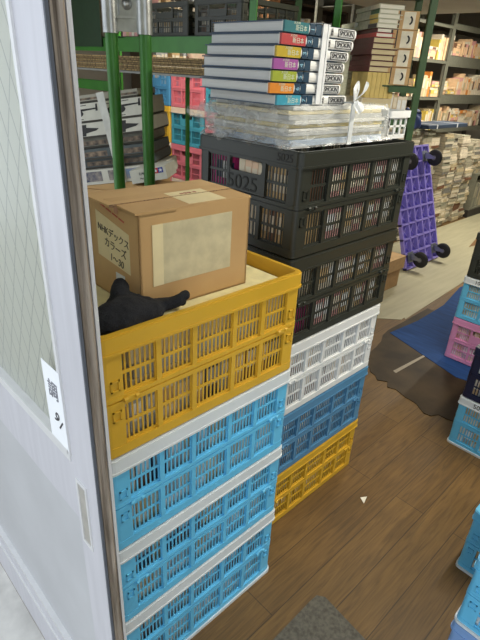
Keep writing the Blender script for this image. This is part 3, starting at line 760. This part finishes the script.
# model kit boxes: leaning pile of flat boxes with printed ends
KW = mat('kit_white', S(214, 212, 198), .6, 0, .03); KD = mat('kit_slate', S(84, 92, 92), .6); KG = mat('kit_grey', S(120, 118, 104), .6, 0, .15, 20); KB = mat('kit_lid_side', S(70, 66, 58), .7)
def heli(parent, x, z, s, M0):
    mb = MB()
    def ell(cx, cz, a, b, n=14): return [(cx + a*math.cos(2*PI*k/n), cz + b*math.sin(2*PI*k/n)) for k in range(n)]
    mb.prism(ell(x, z, .034*s, .014*s), 0, .0006, 0, M0); mb.prism([(x + .02*s, z + .006*s), (x + .085*s, z + .010*s), (x + .085*s, z + .014*s), (x + .02*s, z + .013*s)], 0, .0005, 0, M0)
    mb.prism([(x + .08*s, z + .004*s), (x + .088*s, z + .004*s), (x + .09*s, z + .026*s), (x + .084*s, z + .026*s)], 0, .0005, 0, M0)
    mb.prism([(x - .05*s, z + .020*s), (x + .05*s, z + .024*s), (x + .05*s, z + .026*s), (x - .05*s, z + .022*s)], 0, .0005, 0, M0)
    mb.prism([(x - .003*s, z + .01*s), (x + .006*s, z + .01*s), (x + .004*s, z + .024*s), (x, z + .024*s)], 0, .0005, 0, M0)
    mb.prism([(x - .03*s, z - .02*s), (x + .03*s, z - .02*s), (x + .03*s, z - .018*s), (x - .03*s, z - .018*s)], 0, .0005, 0, M0)
    mb.build('helicopter_print', mat('print_dark', S(46, 44, 42), .6), parent)
def plane_print(parent, x, z, s, M0):
    mb = MB()
    mb.prism([(x - .045*s, z - .004*s), (x, z - .010*s), (x + .05*s, z - .002*s), (x + .06*s, z + .004*s), (x + .01*s, z + .010*s), (x - .03*s, z + .008*s)], 0, .0006, 0, M0)
    mb.prism([(x - .012*s, z - .016*s), (x + .012*s, z - .016*s), (x + .02*s, z + .018*s), (x - .004*s, z + .018*s)], 0, .0005, 0, M0)
    mb.build('aircraft_print', mat('print_dark', S(46, 44, 42), .6), parent)
tilt = math.radians(9.5); ka = math.radians(-52)
kits = [(.062, 'pic'), (.042, 'slate'), (.044, 'slate'), (.042, 'grey'), (.060, 'plane'), (.074, 'heli'), (.032, 'top')]
zz = 0; kx, ky, kz = 1.02, 2.10, .985
klab = dict(pic='white model kit box with colour vehicle pictures at the bottom of the leaning pile', slate='slate grey model kit box', grey='greyish model kit box above the slate ones', plane='white model kit box with a dark aircraft picture', heli='white model kit box with a black helicopter picture', top='plain pale model kit box on top of the leaning pile')
# a pallet-like spacer of books lies under the raised end: the pile leans, its lower left corner on the shelf
for k, (h, kd) in enumerate(kits):
    nx = [0, .03, -.01, .02, .0, .01, .04][k]
    # pile axes: along = (-Y tilted up), up = tilted
    al = Vector((math.cos(ka)*math.cos(tilt), math.sin(ka)*math.cos(tilt), math.sin(tilt))); inn = Vector((-math.sin(ka), math.cos(ka), 0)); up = al.cross(inn)
    base = Vector((kx, ky, kz)) + up * zz + inn * nx
    e = empty('model_kit_box', base, 0, None, None)
    lab = klab[kd] + ((', lower of the two slate ones', ', upper of the two slate ones')[k - 1] if kd == 'slate' else ' in the leaning pile' if kd in ('plane', 'heli') else '')
    tag(e, lab, 'box', 'model kit boxes leaning on the green rack')
    e.rotation_euler = Matrix((al, inn, up)).transposed().to_euler(); dirx = 1
    W_ = [.42, .39, .40, .38, .41, .40, .36][k]; front = {'pic': KW, 'slate': KD, 'grey': KG, 'plane': KW, 'heli': KW, 'top': mat('kit_pale', S(168, 164, 148), .6)}[kd]
    ya, yb = sorted((0, .24))
    MB().box((0, ya, 0), (W_, yb, h - .014)).build('tray', KB if kd != 'pic' else KW, e)
    MB().box((-.003, ya - .002, .008), (W_ + .003, yb + .002, h - .001)).build('lid', front, e)
    yf = -.0025 * dirx
    Mf = Matrix(((1, 0, 0, 0), (0, 0, -dirx * 1.0, yf), (0, 1, 0, 0), (0, 0, 0, 1)))
    if kd == 'heli':
        heli(e, .085, h*.5, 1.2, Mf); heli(e, .27, h*.5, 1.2, Mf)
    elif kd == 'plane':
        plane_print(e, .105, h*.5, 1.3, Mf); plane_print(e, .28, h*.5, 1.3, Mf)
    elif kd == 'pic':
        for q, (a, b, c) in enumerate(((.07, .15, (54, 58, 78)), (.18, .25, (86, 84, 84)), (.26, .33, (74, 116, 160)), (.35, .39, (60, 60, 60)))):
            MB().box((a, yf - .0004, .012), (b, yf + .0004, h - .008)).build('picture', mat('pic%d' % q, S(*c), .5, 0, .4, 40, col2=S(160, 150, 140)), e)
        MB().box((.01, yf - .0004, .018), (.055, yf + .0004, h - .014)).build('picture', mat('pic_text', S(188, 120, 110), .5, 0, .2, 200), e)
    else:
        for a in (.08, .24):
            MB().box((a, yf - .0004, .012), (a + .12, yf + .0004, h - .012)).build('picture', mat('pic_brown', S(122, 104, 84), .5, 0, .5, 50, col2=S(60, 52, 46)), e)
    zz += h
# boxes propping the raised side of the pile
wd = MB(); q = .385 * math.cos(tilt)
wd.add([(0, 0, 0), (q, 0, 0), (q, .24, 0), (0, .24, 0), (q, 0, q*math.tan(tilt) - .003), (q, .24, q*math.tan(tilt) - .003)], [(0, 3, 2, 1), (0, 1, 4), (3, 5, 2), (0, 4, 5, 3), (1, 2, 5, 4)])
o = wd.build('wedge_box', CARD, None, (kx, ky, kz - .001), (0, 0, ka)); tag(o, 'brown wedge shaped carton under the raised side of the model kit pile', 'carton')
o = MB().rbox((-.01, -.005, 0), (.40, .25, kz - .003), .002).build('tall_carton', CARD, None, (kx, ky, 0), (0, 0, ka)); tag(o, 'tall brown carton carrying the leaning pile of model kit boxes', 'carton')
# white card leaning in front and the logo box at the right end
o = MB().box((0, -.003, 0), (.032, 0, .36)).build('leaning_card', mat('white_card', S(214, 214, 206), .6), None, (kx + .125, ky - .185, kz + .035), (math.radians(-2), math.radians(-13), ka)); tag(o, 'narrow white card leaning against the model kit boxes behind the tubes', 'card')
lg = empty('kit_end_box', (1.075, 1.70, 1.062), 0, 'white model kit box end with red and blue star logo beside the tubes', 'box', rot=(0, math.radians(-13), ka))
MB().rbox((0, 0, 0), (.145, .14, .05), .001).build('lid', KW, lg)
def star(cx, cz, r): return [(cx + (r if k % 2 == 0 else r*.4) * math.sin(k*PI/5), cz + (r if k % 2 == 0 else r*.4) * math.cos(k*PI/5)) for k in range(10)]
Mf = frame((0, -.0002, 0), (1, 0, 0), (0, 0, 1))
for q, c in ((0, (196, 40, 40)), (1, (40, 60, 150))):
    x = .095 + q * .02
    MB().prism([(x, .026), (x + .02, .026), (x + .02, .046), (x, .046)], 0, .0006, 0, Mf).build('logo_square', mat('logo%d' % q, S(*c), .5), lg)
    MB().prism(star(x + .01, .036, .0085), .0006, .001, 0, Mf).build('logo_star', mat('white_paper', S(238, 240, 243)), lg)
lettering('1/48', .016, frame((.05, -.001, .033), (1, 0, 0), (0, 0, 1)), INK, lg)
lettering('No.61', .010, frame((.05, -.001, .016), (1, 0, 0), (0, 0, 1)), INK, lg)
st_ = MB().rbox((0, -.002, .86), (.17, .14, 1.058), .002).build('stacked_carton', CARD, None, (1.075, 1.70, 0), (0, 0, ka)); tag(st_, 'brown carton under the white box with star logo', 'carton')
pd = MB().rbox((0, -.002, 0), (.175, .15, .858), .002).build('tall_carton', CARD, None, (1.075, 1.70, 0), (0, 0, ka)); tag(pd, 'tall brown carton standing on the floor before the green rack', 'carton')

# coloured crates behind the green rack
cc = [['blue', 'rose', 'rose', 'yellow', 'yellow', 'blue'], ['rose', 'blue', 'rose', 'rose', 'teal', 'rose'], ['yellow', 'rose', 'teal', 'rose', 'rose', 'teal']]
rows = ['at the bottom of', 'second from the bottom in', 'third from the bottom in', 'fourth from the bottom in', 'second from the top in', 'on top of']
cname = dict(blue='blue', rose='rose pink', yellow='yellow', teal='teal')
for j in range(3):
    for i in range(6):
        crate((2.30 + CL/2, 3.475 - .374 * (j + .5), i * .2455), .245, cc[j][i], 'cream' if (i + j) % 2 else cc[j][i], None, 0,
              '%s crate %s the %s column behind the green rack' % (cname[cc[j][i]], rows[i], ['left', 'middle', 'right'][j]), 'coloured crates behind the green rack', latches=False)

# rack B: rotated green rack behind the black crate stack
angB = math.radians(-50)          # local x = to the right (u reversed), local y = into the rack
OB = Vector((2.655, 1.42, 0)); 
def Bp(x, y, z=0): c, s = math.cos(angB), math.sin(angB); return (OB.x + c*x - s*y, OB.y + s*x + c*y, z)
rack('green_rack', (OB.x, OB.y), angB, 1.0, .38, [(0, 0), (-.66, 0), (0, .38), (-1.0, .38), (-1.0, 0)],
     [(-1.0, 0, 1.245, 1.29), (-1.0, 0, 1.835, 1.875), (-.15, 0, 1.418, 1.448)],
     'green steel rack behind the black crates holding maroon and white volumes', mat('rack_green_dark', S(50, 84, 40), .5), Ht=1.99,
     boards=[(-1.0, 0, 1.292, GREEND), (-1.0, 0, 1.878, GREEND), (-.2, 0, 1.45, GREEND), (-1.0, 0, .35, GREEND)])
angS = math.radians(-34)
def stackbook(name, corner, z, size, m_sp, m_pg, label, group, extra=0, face_label=None, fl=(.04, .11)):
    # corner = near vertical edge; local +x = page side to the right, local +y = away to the left (spine side along y, facing -x)
    e = empty(name, (corner[0], corner[1], z), angS + rnd.uniform(-.02, .02), label, 'book', group)
    Lx, Ly, T = size
    MB().box((0, 0, 0), (Lx, Ly, .0025)).box((0, 0, T - .0035), (Lx, Ly, T - .001)).box((-.001, 0, 0), (.004, Ly, T - .001)).build('cover', m_sp, e)
    MB().box((.004, .003, .0025), (Lx - .003, Ly - .003, T - .0035)).build('page_block', m_pg, e)
    if face_label: MB().box((-.0022, fl[0], .001), (-.001, fl[1], T - .002)).build('title_label', face_label, e)
    return e
K = (2.462, 1.612)
YEL = mat('slipcase_yellow', S(214, 190, 116), .7)
zz = 1.293
PGc = mat('aged_pages', S(214, 200, 160), .85, 0, .06, 10, stretch=(1, 1, 80)); PGw = mat('bright_pages', S(236, 234, 220), .8, 0, .05, 10, stretch=(1, 1, 80))
for k in range(2):
    stackbook('book', (K[0] - .02, K[1] - .0), zz, (.17, .24, .046), BC['cream'], PGc, 'pale cream book lying under the yellow slipcases, %s' % ['lower', 'upper'][k], 'cream books under the slipcases'); zz += .046
for k in range(6):
    e = empty('slipcase', (K[0] + .0 + math.cos(angS) * (.026*k) , K[1] + math.sin(angS) * .026*k, zz), angS, 'yellow card slipcase standing in the row under the maroon volumes', 'slipcase', 'yellow slipcases on the middle rack')
    MB().rbox((.0, 0, 0), (.025, .22, .122), .0015).build('case', YEL, e)
zz += .1235
e = empty('slipcase', (K[0] - .10*math.cos(angS) + .055, K[1] - .10*math.sin(angS) + .085, 1.385), angS, 'tan slipcase standing left of the yellow slipcase row', 'slipcase')
MB().rbox((-.05, 0, 0), (.0, .16, .118), .0015).build('case', BC['tan'], e)
MAR = mat('maroon_cloth', S(88, 28, 32), .6)
for k in range(6):
    stackbook('book', (K[0] - .002*(k % 2) + .003*(k % 3), K[1]), zz, (.155, .10 + .17, .0262), MAR, PGc, 'maroon hardcover volume with cream pages, %s from the bottom of the maroon pile' % ['first', 'second', 'third', 'fourth', 'fifth', 'sixth'][k], 'maroon volumes on the middle rack', face_label=None); zz += .0262
PALE = mat('pale_green_cover', S(206, 206, 184), .7)
wcols = [('red', 'maroon hardcover with white pages, lower of two thin ones on the maroon pile'), ('maroon', 'maroon hardcover with white pages, upper of two thin ones on the maroon pile'), ('black', 'pale volume with black spine label in the upper white pile'), ('yellow', 'pale volume with yellow spine label above the black labelled one'), ('yellow', 'pale volume with yellow spine label just below the teal labelled one'), ('green', 'pale volume with teal green spine label near the pile top'), ('cream', 'pale volume with cream label topmost of the white volume pile')]
for k, (c, l) in enumerate(wcols):
    stackbook('book', (K[0] + .012 + .006*(k % 2), K[1] - .004), zz, (.135 + .012*(k % 3), .31, .0205), BC[c] if k < 2 else PALE, PGw, l, 'white paged volumes on the middle rack', face_label=BC[c] if k > 1 else None, fl=(.004, .11)); zz += .0205
# long pale books, left of the corner pile, on their own lower pile
zz = 1.293; K2 = (K[0] - .20*math.sin(-angS)*-1 + .0, K[1])
KK = Vector((K[0], K[1])) + Vector((-math.sin(angS), math.cos(angS))) * .285
for k in range(18):
    c, col = [('cream', 'white'), ('grey', 'cream'), ('white', 'grey')][k % 3]
    o = stackbook('book', (KK.x, KK.y), zz, (.15, .20, .0252), mat('pale_green_cover', S(206, 206, 184), .7), PGw, 'pale green grey volume in the pile behind the maroon volumes', 'pale volumes behind the maroon pile'); zz += .0252
# binders with crescent marks
BIND = mat('binder_kraft', S(196, 160, 110), .7); BLAB = mat('binder_label', S(226, 220, 200), .7)
for k in range(4):
    e = empty('box_file', Bp(-.185, .01 + .006 * (k % 2), 1.452 + k * .084), angB, 'kraft box file with black crescent hole on its pale label, %s' % ['lowest of four', 'second from the bottom', 'second from the top', 'topmost of four'][k], 'box file', 'box files with crescent holes')
    MB().rbox((0, 0, 0), (.13, .26, .082), .0015).build('body', BIND, e)
    MB().box((.055, -.001, .004), (.112, 0, .078)).build('label', BLAB, e)
    MB().box((.002, -.0008, .001), (.012, 0, .081)).box((.03, -.0008, .001), (.036, 0, .081)).build('dark_edge', BC['black'], e)
    cr_ = [(.085 + .016*math.sin(a), .041 + .020*math.cos(a)) for a in [PI*.05 + i*PI*.9/10 for i in range(11)]] + [(.083 + .009*math.sin(a), .041 + .013*math.cos(a)) for a in [PI*.95 - i*PI*.9/10 for i in range(11)]]
    MB().prism(cr_, 0, .001, 0, frame((0, -.0012, 0), (1, 0, 0), (0, 0, 1))).build('finger_hole', INKB, e)
upright_row(-.17, -.02, .02, 1.293, angB, (.10, .12), (.10, .12), (.018, .03), [('green', 'white'), ('cream', 'white'), ('tan', 'cream')], lambda c: c + ' small book standing under the box files', 'small books under the box files', (OB.x, OB.y))
upright_row(-.98, -.68, .03, 1.293, angB, (.24, .30), (.15, .18), (.02, .035), [('brown', 'cream'), ('black', 'cream'), ('maroon', 'tan'), ('tan', 'cream')], lambda c: c + ' tall book at the left end of the middle rack', 'tall books at the left of the middle rack', (OB.x, OB.y))

# things high up behind: wooden pillar, posts, cloth
struct('trim_2', MB().box((2.62, 2.50, 0), (2.72, 2.62, 2.25)), mat('pillar_wood', S(172, 116, 72), .6, 0, .1, 6, stretch=(8, 8, .5)))
o = MB().box((2.40, 2.575, 0), (2.424, 2.60, 2.25)).build('slim_post', mat('post_green', S(96, 116, 84), .5)); tag(o, 'slim grey green upright post left of the wooden pillar', 'post')
cl = bmesh.new(); g_ = []
for i in range(20):
    row = []
    for j in range(10):
        u, v = i / 19, j / 9
        row.append(cl.verts.new((2.34 + .34*u*.6, 3.04 - .34*u, 1.475 + (.36 * (1 - abs(u - .35) * 1.5)) * (1 - v) + .01)))
        row[-1].co.x += .05 * math.sin(u * 9) * v + .12 * v
    g_.append(row)
for i in range(19):
    for j in range(9): cl.faces.new((g_[i][j], g_[i+1][j], g_[i+1][j+1], g_[i][j+1]))
me = bpy.data.meshes.new('dust_sheet'); cl.to_mesh(me); cl.free()
for p in me.polygons: p.use_smooth = True
o = link('dust_sheet', me, mat('sheet_cloth', S(196, 184, 160), .8)); md = o.modifiers.new('t', 'SOLIDIFY'); md.thickness = .004; tag(o, 'crumpled pale dust sheet heaped on top of the coloured crates', 'cloth')

# background bookcases along the left wall closing the view
DKW = mat('dark_wood', S(70, 58, 44), .7)
for q, (x0, lab) in enumerate(((2.9, 'dark wooden bookcase against the far left wall behind the pillar'), (4.4, 'dark wooden bookcase against the left wall beyond the gap'))):
    e = empty('bookcase', (x0, 4.2, 0), 0, lab, 'bookcase')
    MB().box((0, .30, 0), (1.4, .32, 2.2)).build('back_panel', DKW, e)
    for s in (0, 1.37): MB().box((s, 0, 0), (s + .03, .3, 2.2)).build('side_panel', DKW, e)
    for z in (.05, .5, .9, 1.3, 1.7, 2.15): MB().box((.03, 0, z), (1.37, .3, z + .025)).build('shelf', DKW, e)
    for z in (1.325, 1.725):
        upright_row(x0 + .04, x0 + 1.36, 4.22, z, 0, (.22, .32), (.15, .2), (.03, .06), [('cream', 'tan'), ('tan', 'cream'), ('brown', 'cream'), ('grey', 'cream')], lambda c, q=q: c + (' book in the wooden bookcase behind the pillar' if q == 0 else ' book in the wooden bookcase beyond the gap'), 'books in the dark wooden bookcases')

# ---------------------------------------------------------------- purple dolly
PUR = mat('purple_plastic', S(150, 138, 220), .4, 0, .06, 8)
lean = math.radians(19)
dl = empty('purple_dolly', (3.86, 1.88, .004), 0, 'purple lattice plastic dolly with four casters leaning upright behind the crate stack', 'dolly', rot=(-lean, 0, 0))
W_, H_ = .60, 1.02
MB().box((.01, .0, .01), (W_ - .01, .006, H_ - .01)).build('deck', mat('purple_deck', S(122, 110, 208), .45), dl)
mb = MB(); nx, nz = 5, 8
for i in range(nx + 1): x = .008 + (W_ - .016) * i / nx; mb.box((x - .008, -.032, 0), (x + .008, 0, H_))
for j in range(nz + 1): z = .008 + (H_ - .016) * j / nz; mb.box((0, -.032, z - .008), (W_, 0, z + .008))
mb.build('rib_lattice', PUR, dl)
mb = MB()
for i in range(nx):
    for j in range(nz):
        x0 = .008 + (W_ - .016) * i / nx; z0 = .008 + (H_ - .016) * j / nz; x1 = x0 + (W_ - .016) / nx; z1 = z0 + (H_ - .016) / nz
        mb.tube([(x0, -.010, z0), (x1, -.010, z1)], .004, 6).tube([(x0, -.010, z1), (x1, -.010, z0)], .004, 6)
mb.build('cross_ribs', PUR, dl)
STEEL = mat('caster_steel', S(150, 156, 170), .35, .7); RUB = mat('black_rubber', S(28, 28, 30), .7); HUBM = mat('caster_hub', S(120, 120, 122), .5, .3)
for (x, z) in ((.09, .10), (.51, .10), (.51, .92), (.09, .92)):
    c = MB(); c.rbox((x - .045, -.037, z - .045), (x + .045, -.032, z + .045), .002).lathe([(0, 0), (.028, 0), (.028, .018), (0, .018)], 18, 0, frame((x, -.037, z), (1, 0, 0), (0, 0, -1)) @ Matrix.Rotation(0, 4, 'X'))
    for s in (-1, 1):
        c.prism([(.028, -.045), (.028, -.065), (-.028, -.135), (-.04, -.13), (-.022, -.045)], s*.02 - .0015, s*.02 + .0015, 0, Matrix(((0, 0, 1, x), (0, 1, 0, 0), (1, 0, 0, z), (0, 0, 0, 1))))
    c.box((x - .0215, -.054, z - .02), (x + .0215, -.050, z + .026))
    k = c.build('caster', STEEL, dl)
    Mw = Matrix(((0, 0, 1, x), (0, 1, 0, -.120), (-1, 0, 0, z - .03), (0, 0, 0, 1)))
    MB().lathe([(.02, -.017), (.05, -.017), (.064, -.012), (.070, 0), (.064, .012), (.05, .017), (.02, .017)], 28, 0, Mw).build('wheel', RUB, k)
    MB().lathe([(0, -.018), (.022, -.016), (.03, -.0145), (.03, .0145), (.022, .016), (0, .018)], 20, 0, Mw).build('wheel_hub', HUBM, k)
tb = empty('lidded_carton', (3.27, 1.92, .004), 0, 'tan lidded carton on the beige runner beside the purple dolly', 'carton')
mb = MB().rbox((-.24, -.185, 0), (.24, .20, .16), .003); mb.build('body', mat('tan_card', S(170, 136, 94), .8), tb)
MB().rbox((-.255, -.2, .15), (.265, .21, .25), .003).build('lid', mat('tan_card_lid', S(184, 150, 106), .8), tb)

# ---------------------------------------------------------------- far grey rack and floor piles
GREY = mat('grey_rack_paint', S(112, 112, 98), .55)
fr = rack('grey_rack', (4.15, 2.92), 0, 3.7, .4, [(0, 0), (1.86, 0), (3.7, 0), (0, .4), (1.86, .4), (3.7, .4)],
          [(0, 1.86, .93, .96), (0, 1.86, 1.29, 1.32), (0, 1.86, 1.66, 1.69), (0, 1.86, 2.0, 2.03), (1.86, 3.7, .93, .98), (1.86, 3.7, 1.25, 1.35), (1.86, 3.7, 1.64, 1.75), (1.86, 3.7, 2.0, 2.06)],
          'grey steel rack full of books at the far end of the aisle', GREY, pw=.075, Ht=2.2,
          boards=[(0, 3.7, z, GREY) for z in (.962, 1.322, 1.692, 2.032, .3)])
for n, c in dict(peach=(240, 202, 158), sand=(198, 182, 146), stone=(170, 164, 142), sage=(150, 150, 130), ash=(128, 126, 118)).items(): BC[n] = mat('cover_' + n, S(*c), .65, 0, .06, 25)
warm = [('peach', 'sand'), ('cream', 'peach'), ('peach', 'cream'), ('sand', 'cream'), ('cream', 'brown'), ('peach', 'peach'), ('orange', 'peach'), ('yellow', 'cream'), ('pink', 'peach'), ('cream', 'cream'), ('brown', 'peach')]
for sn, z in (('lowest', .963), ('second', 1.323), ('third', 1.693)):
    x = 4.75
    while x < 7.2:
        if rnd.random() < .45:      # a few lying books
            w = .2; zz = z; n = rnd.randint(4, 8)
            for k in range(n):
                t_ = rnd.uniform(.02, .04); c, l_ = rnd.choice(warm)
                if zz + t_ > z + .27: break
                book(c, l_, (x + w/2 + rnd.uniform(-.01, .01), 3.02 + rnd.uniform(-.01, .01), zz), (rnd.uniform(.17, .19), .14, t_), (0, 0, 0), c + ' book lying flat on the ' + sn + ' shelf of the grey rack', 'books on the far grey rack'); zz += t_
            x += w + .01
        else:
            n = rnd.randint(3, 6); x1 = x + n * .05
            upright_row(x, x1, 2.945, z, 0, (.18, .26), (.13, .16), (.03, .055), warm, lambda c, sn=sn: c + ' book standing on the ' + sn + ' shelf of the grey rack', 'books on the far grey rack')
            x = x1 + .005
# piles on the floor
olds = [('sand', 'stone'), ('stone', 'sage'), ('sage', 'stone'), ('sand', 'cream'), ('stone', 'sand'), ('ash', 'stone'), ('sage', 'ash'), ('cream', 'sand'), ('stone', 'sand'), ('brown', 'sand')]
pn = ['behind the purple dolly', 'just right of the dolly casters', 'under the dark blue folder at its near end', 'under the middle of the dark blue folder', 'under the far end of the dark blue folder', 'right of the dark blue folder', 'before the low bookcase', 'at the far end']
x = 3.75; i = 0; tops = []
while x < 6.15:
    w = rnd.uniform(.19, .22); zz = .004; H = [.92, .97, 1.02, 1.06, 1.05, 1.03, 1.02, 1.0, .97, .94, .9, .85][min(i, 11)] + rnd.uniform(-.03, .03)
    yy = 2.47 + rnd.uniform(-.02, .02); px_, py_ = 0, 0
    while zz < H:
        t_ = rnd.uniform(.020, .042); c, l_ = rnd.choice(olds); l_ = c if rnd.random() < .8 else l_
        px_ = max(-.02, min(.02, px_ + rnd.uniform(-.012, .012))); py_ = max(-.03, min(.03, py_ + rnd.uniform(-.02, .02)))
        book(c, l_, (x + w/2 + px_, yy + py_, zz), (rnd.uniform(.165, .185), rnd.uniform(.125, .15), t_), (0, 0, rnd.uniform(-.09, .09) + (PI if rnd.random() < .45 else 0)), c + ' book in the floor pile ' + pn[min(7, i // 2 + (1 if i > 0 else 0))], 'books piled on the floor before the grey rack'); zz += t_
    tops.append((x + w/2, yy, zz)); x += w + .004; i += 1
hi = max(t[2] for t in tops[4:8])
fo = empty('dark_folder', (5.12, 2.46, hi + .002), .0, 'large dark blue folder tied with white string lying across the book piles', 'folder')
MB().rbox((-.42, -.13, 0), (.42, .14, .035), .004).build('cover', mat('folder_navy', S(58, 72, 92), .5), fo)
MB().box((.17, -.133, -.0), (.185, .142, .0365)).box((-.26, -.133, 0), (-.245, .142, .0365)).build('string', STRG, fo)
bg = empty('blue_bundle', (4.55, 2.46, tops[3][2] + .05), 0, 'dark blue cloth bundle on the book piles beside the grey rack post', 'bundle')
bgb = bmesh.new(); bmesh.ops.create_icosphere(bgb, subdivisions=4, radius=1)
for v in bgb.verts:
    s = 1 + .12*math.sin(v.co.x*7 + v.co.z*5) + .08*math.sin(v.co.y*11)
    v.co = Vector((v.co.x*.13*s, v.co.y*.09*s, max(-.05, v.co.z*.12*s)))
me = bpy.data.meshes.new('wrapped_body'); bgb.to_mesh(me); bgb.free()
for p in me.polygons: p.use_smooth = True
link('wrapped_body', me, mat('bundle_blue', S(40, 60, 110), .6), bg)
MB().tube([(-.13, -.0, .03), (-.06, -.07, .09), (.02, -.08, .10), (.10, -.05, .08), (.13, 0, .03)], .008, 8).build('strap', BC['navy'], bg)
# low bookcase at the far right
lb_ = empty('low_bookcase', (6.35, 2.36, .003), 0, 'low grey open bookcase on the floor at the far end of the piles', 'bookcase')
MB().box((-.12, 0, 0), (1.5, .3, .09)).build('plinth', BC['black'], lb_); MB().box((-.12, 0, .09), (1.5, .3, .11)).build('shelf', GREY, lb_)
MB().box((-.12, .28, .11), (1.5, .3, .5)).build('back_panel', DKW, lb_)
for s in (-.12, 1.48): MB().box((s, 0, .11), (s + .02, .28, .5)).build('side_panel', GREY, lb_)
MB().box((-.12, 0, .5), (1.5, .3, .52)).build('top_shelf', GREY, lb_)
upright_row(6.26, 7.2, 2.38, .1135, 0, (.22, .30), (.15, .2), (.03, .05), olds, lambda c: c + ' book standing in the low bookcase', 'books in the low bookcase')
x = 6.27
while x < 7.0:
    zz = .5235
    for k in range(6):
        t_ = rnd.uniform(.03, .055); c, l_ = rnd.choice(olds)
        book(c, l_, (x + .1, 2.50 + rnd.uniform(-.015, .015), zz), (.18, .15, t_), (0, 0, rnd.uniform(-.04, .04)), c + ' book lying on top of the low bookcase', 'books on top of the low bookcase'); zz += t_
    x += .205

# ---------------------------------------------------------------- lights
TUBE = bpy.data.materials.new('lit_tube'); TUBE.use_nodes = True
nt = TUBE.node_tree; nt.nodes.clear(); em = nt.nodes.new('ShaderNodeEmission'); ou = nt.nodes.new('ShaderNodeOutputMaterial'); nt.links.new(em.outputs[0], ou.inputs[0])
em.inputs[0].default_value = (1, .93, .78, 1); em.inputs[1].default_value = 14
fx = 0
for (x, y, e) in ((1.9, .2, 20), (1.9, 2.6, 24), (2.4, -1.4, 20), (5.5, 1.2, 36), (3.6, 3.6, 10), (5.5, 2.3, 22)):
    f = empty('ceiling_light', (x, y, 2.249), PI/2 if fx % 1 else 0, 'fluorescent ceiling fixture, ' + ['nearest above the aisle', 'above the green rack', 'above the right hand aisle', 'above the far aisle', 'above the far left bookcases', 'before the grey rack'][fx], 'ceiling light', 'fluorescent ceiling fixtures')
    MB().box((-.6, -.07, -.04), (.6, .07, 0)).build('housing', mat('fixture_white', S(225, 225, 220), .5), f)
    MB().tube([(-.56, 0, -.06), (.56, 0, -.06)], .014, 10).build('lit_tube', TUBE, f)
    ld = bpy.data.lights.new('tube_light', 'AREA'); ld.shape = 'RECTANGLE'; ld.size = 1.1; ld.size_y = .08; ld.energy = e; ld.color = (1, .94, .80)
    lo = bpy.data.objects.new('tube_light', ld); C.objects.link(lo); lo.parent = f; lo.location = (0, 0, -.085)
    fx += 1
w = bpy.data.worlds.new('sky'); bpy.context.scene.world = w; w.use_nodes = True
bgn = w.node_tree.nodes['Background']; bgn.inputs[0].default_value = (.86, .93, 1, 1); bgn.inputs[1].default_value = 1.15

# ---------------------------------------------------------------- camera
cd = bpy.data.cameras.new('camera'); cam = bpy.data.objects.new('camera', cd); C.objects.link(cam)
right = Vector((.72115, -.69099, .04977)); down = Vector((-.27881, -.35524, -.89223)); fwd = Vector((.6342, .62955, -.44883))
M = Matrix((right, -down, -fwd)).transposed().to_4x4(); M.translation = (0, 0, 1.48)
cam.matrix_world = M; cd.sensor_width = 36; cd.sensor_fit = 'AUTO'; cd.lens = 36 * 496 / 640; cd.clip_start = .02
sc = bpy.context.scene; sc.camera = cam
sc.view_settings.view_transform = 'Standard'; sc.view_settings.look = 'None'; sc.view_settings.gamma = 1; sc.view_settings.exposure = .3
sc.cycles.max_bounces = 8; sc.cycles.transparent_max_bounces = 16

# ---------------------------------------------------------------- books past the countable 300 become one stuff object
bpy.context.view_layer.update()
small = [o for o in sc.objects if o.type == 'MESH' and o.parent is None and o.data == BM]
small.sort(key=lambda o: (len(o.name), o.name))
KEEP = (3,4,5,6,8,9,11,13,14,15,16,17,18,19,20,22,24,25,26,27,28,29,30,31,32,33,35,36,37,38,39,40,41,43,45,46,47,48,49,50,51,52,53,54,55,56,57,58,59,60,61,62,63,64,65,66,67,68,69,70,71,72,73,74,75,76,77,78,79,80,85,109,116,118,127,128,130,132,137,139,140,142,144,149,150,151,152,154,157,158,159,160,162,165,166,167,168,169,171,172,173,174,175,176,177,178,179,181,192,203,210,211,212,213,214,215,216,217,218,219,220,221,222,223,224,225,226,227,228,229,234,235,241,255,256,257,258,262,263,265,269,270,271,277,298,317,318,319,329,331,332,333,334,347,351,354,484,485,487,491,493,494,495,517,518,520,542,543,544,545,546,547,550,557,560,561,562,563,564,565,566,568,569,570,571,586,587,588,595,596,597,598,599,600,611,613,614,615,617,619,725,794,795,796,827,828,829,858,859,869,871,873,875,876,877,878,879,880,881,882,883,885,886,887,888,889,890,891,892,911,914,923,932,936,942,944,947,949,950,951,952,953,954,955,956,957,963,967,970,972,973,975,1006,1011,1013,1015)   #KEEP
keepset = set(KEEP) if KEEP else set(range(0, len(small), 3))
rest = [o for i, o in enumerate(small) if i not in keepset]
mats = []; V = []; F = []; MI = []
for o in rest:
    off = len(V)
    V += [o.matrix_world @ v.co for v in BM.vertices]
    idx = []
    for sl in o.material_slots:
        if sl.material not in mats: mats.append(sl.material)
        idx.append(mats.index(sl.material))
    for p in BM.polygons: F.append([off + i for i in p.vertices]); MI.append(idx[p.material_index])
me = bpy.data.meshes.new('further_books'); me.from_pydata(V, [], F)
for m in mats: me.materials.append(m)
me.polygons.foreach_set('material_index', MI); me.update()
for o in rest: bpy.data.objects.remove(o)
o = bpy.data.objects.new('further_books', me); C.objects.link(o)
tag(o, 'the many further small books filling crates, floor piles and far shelves', 'books', kind='stuff')
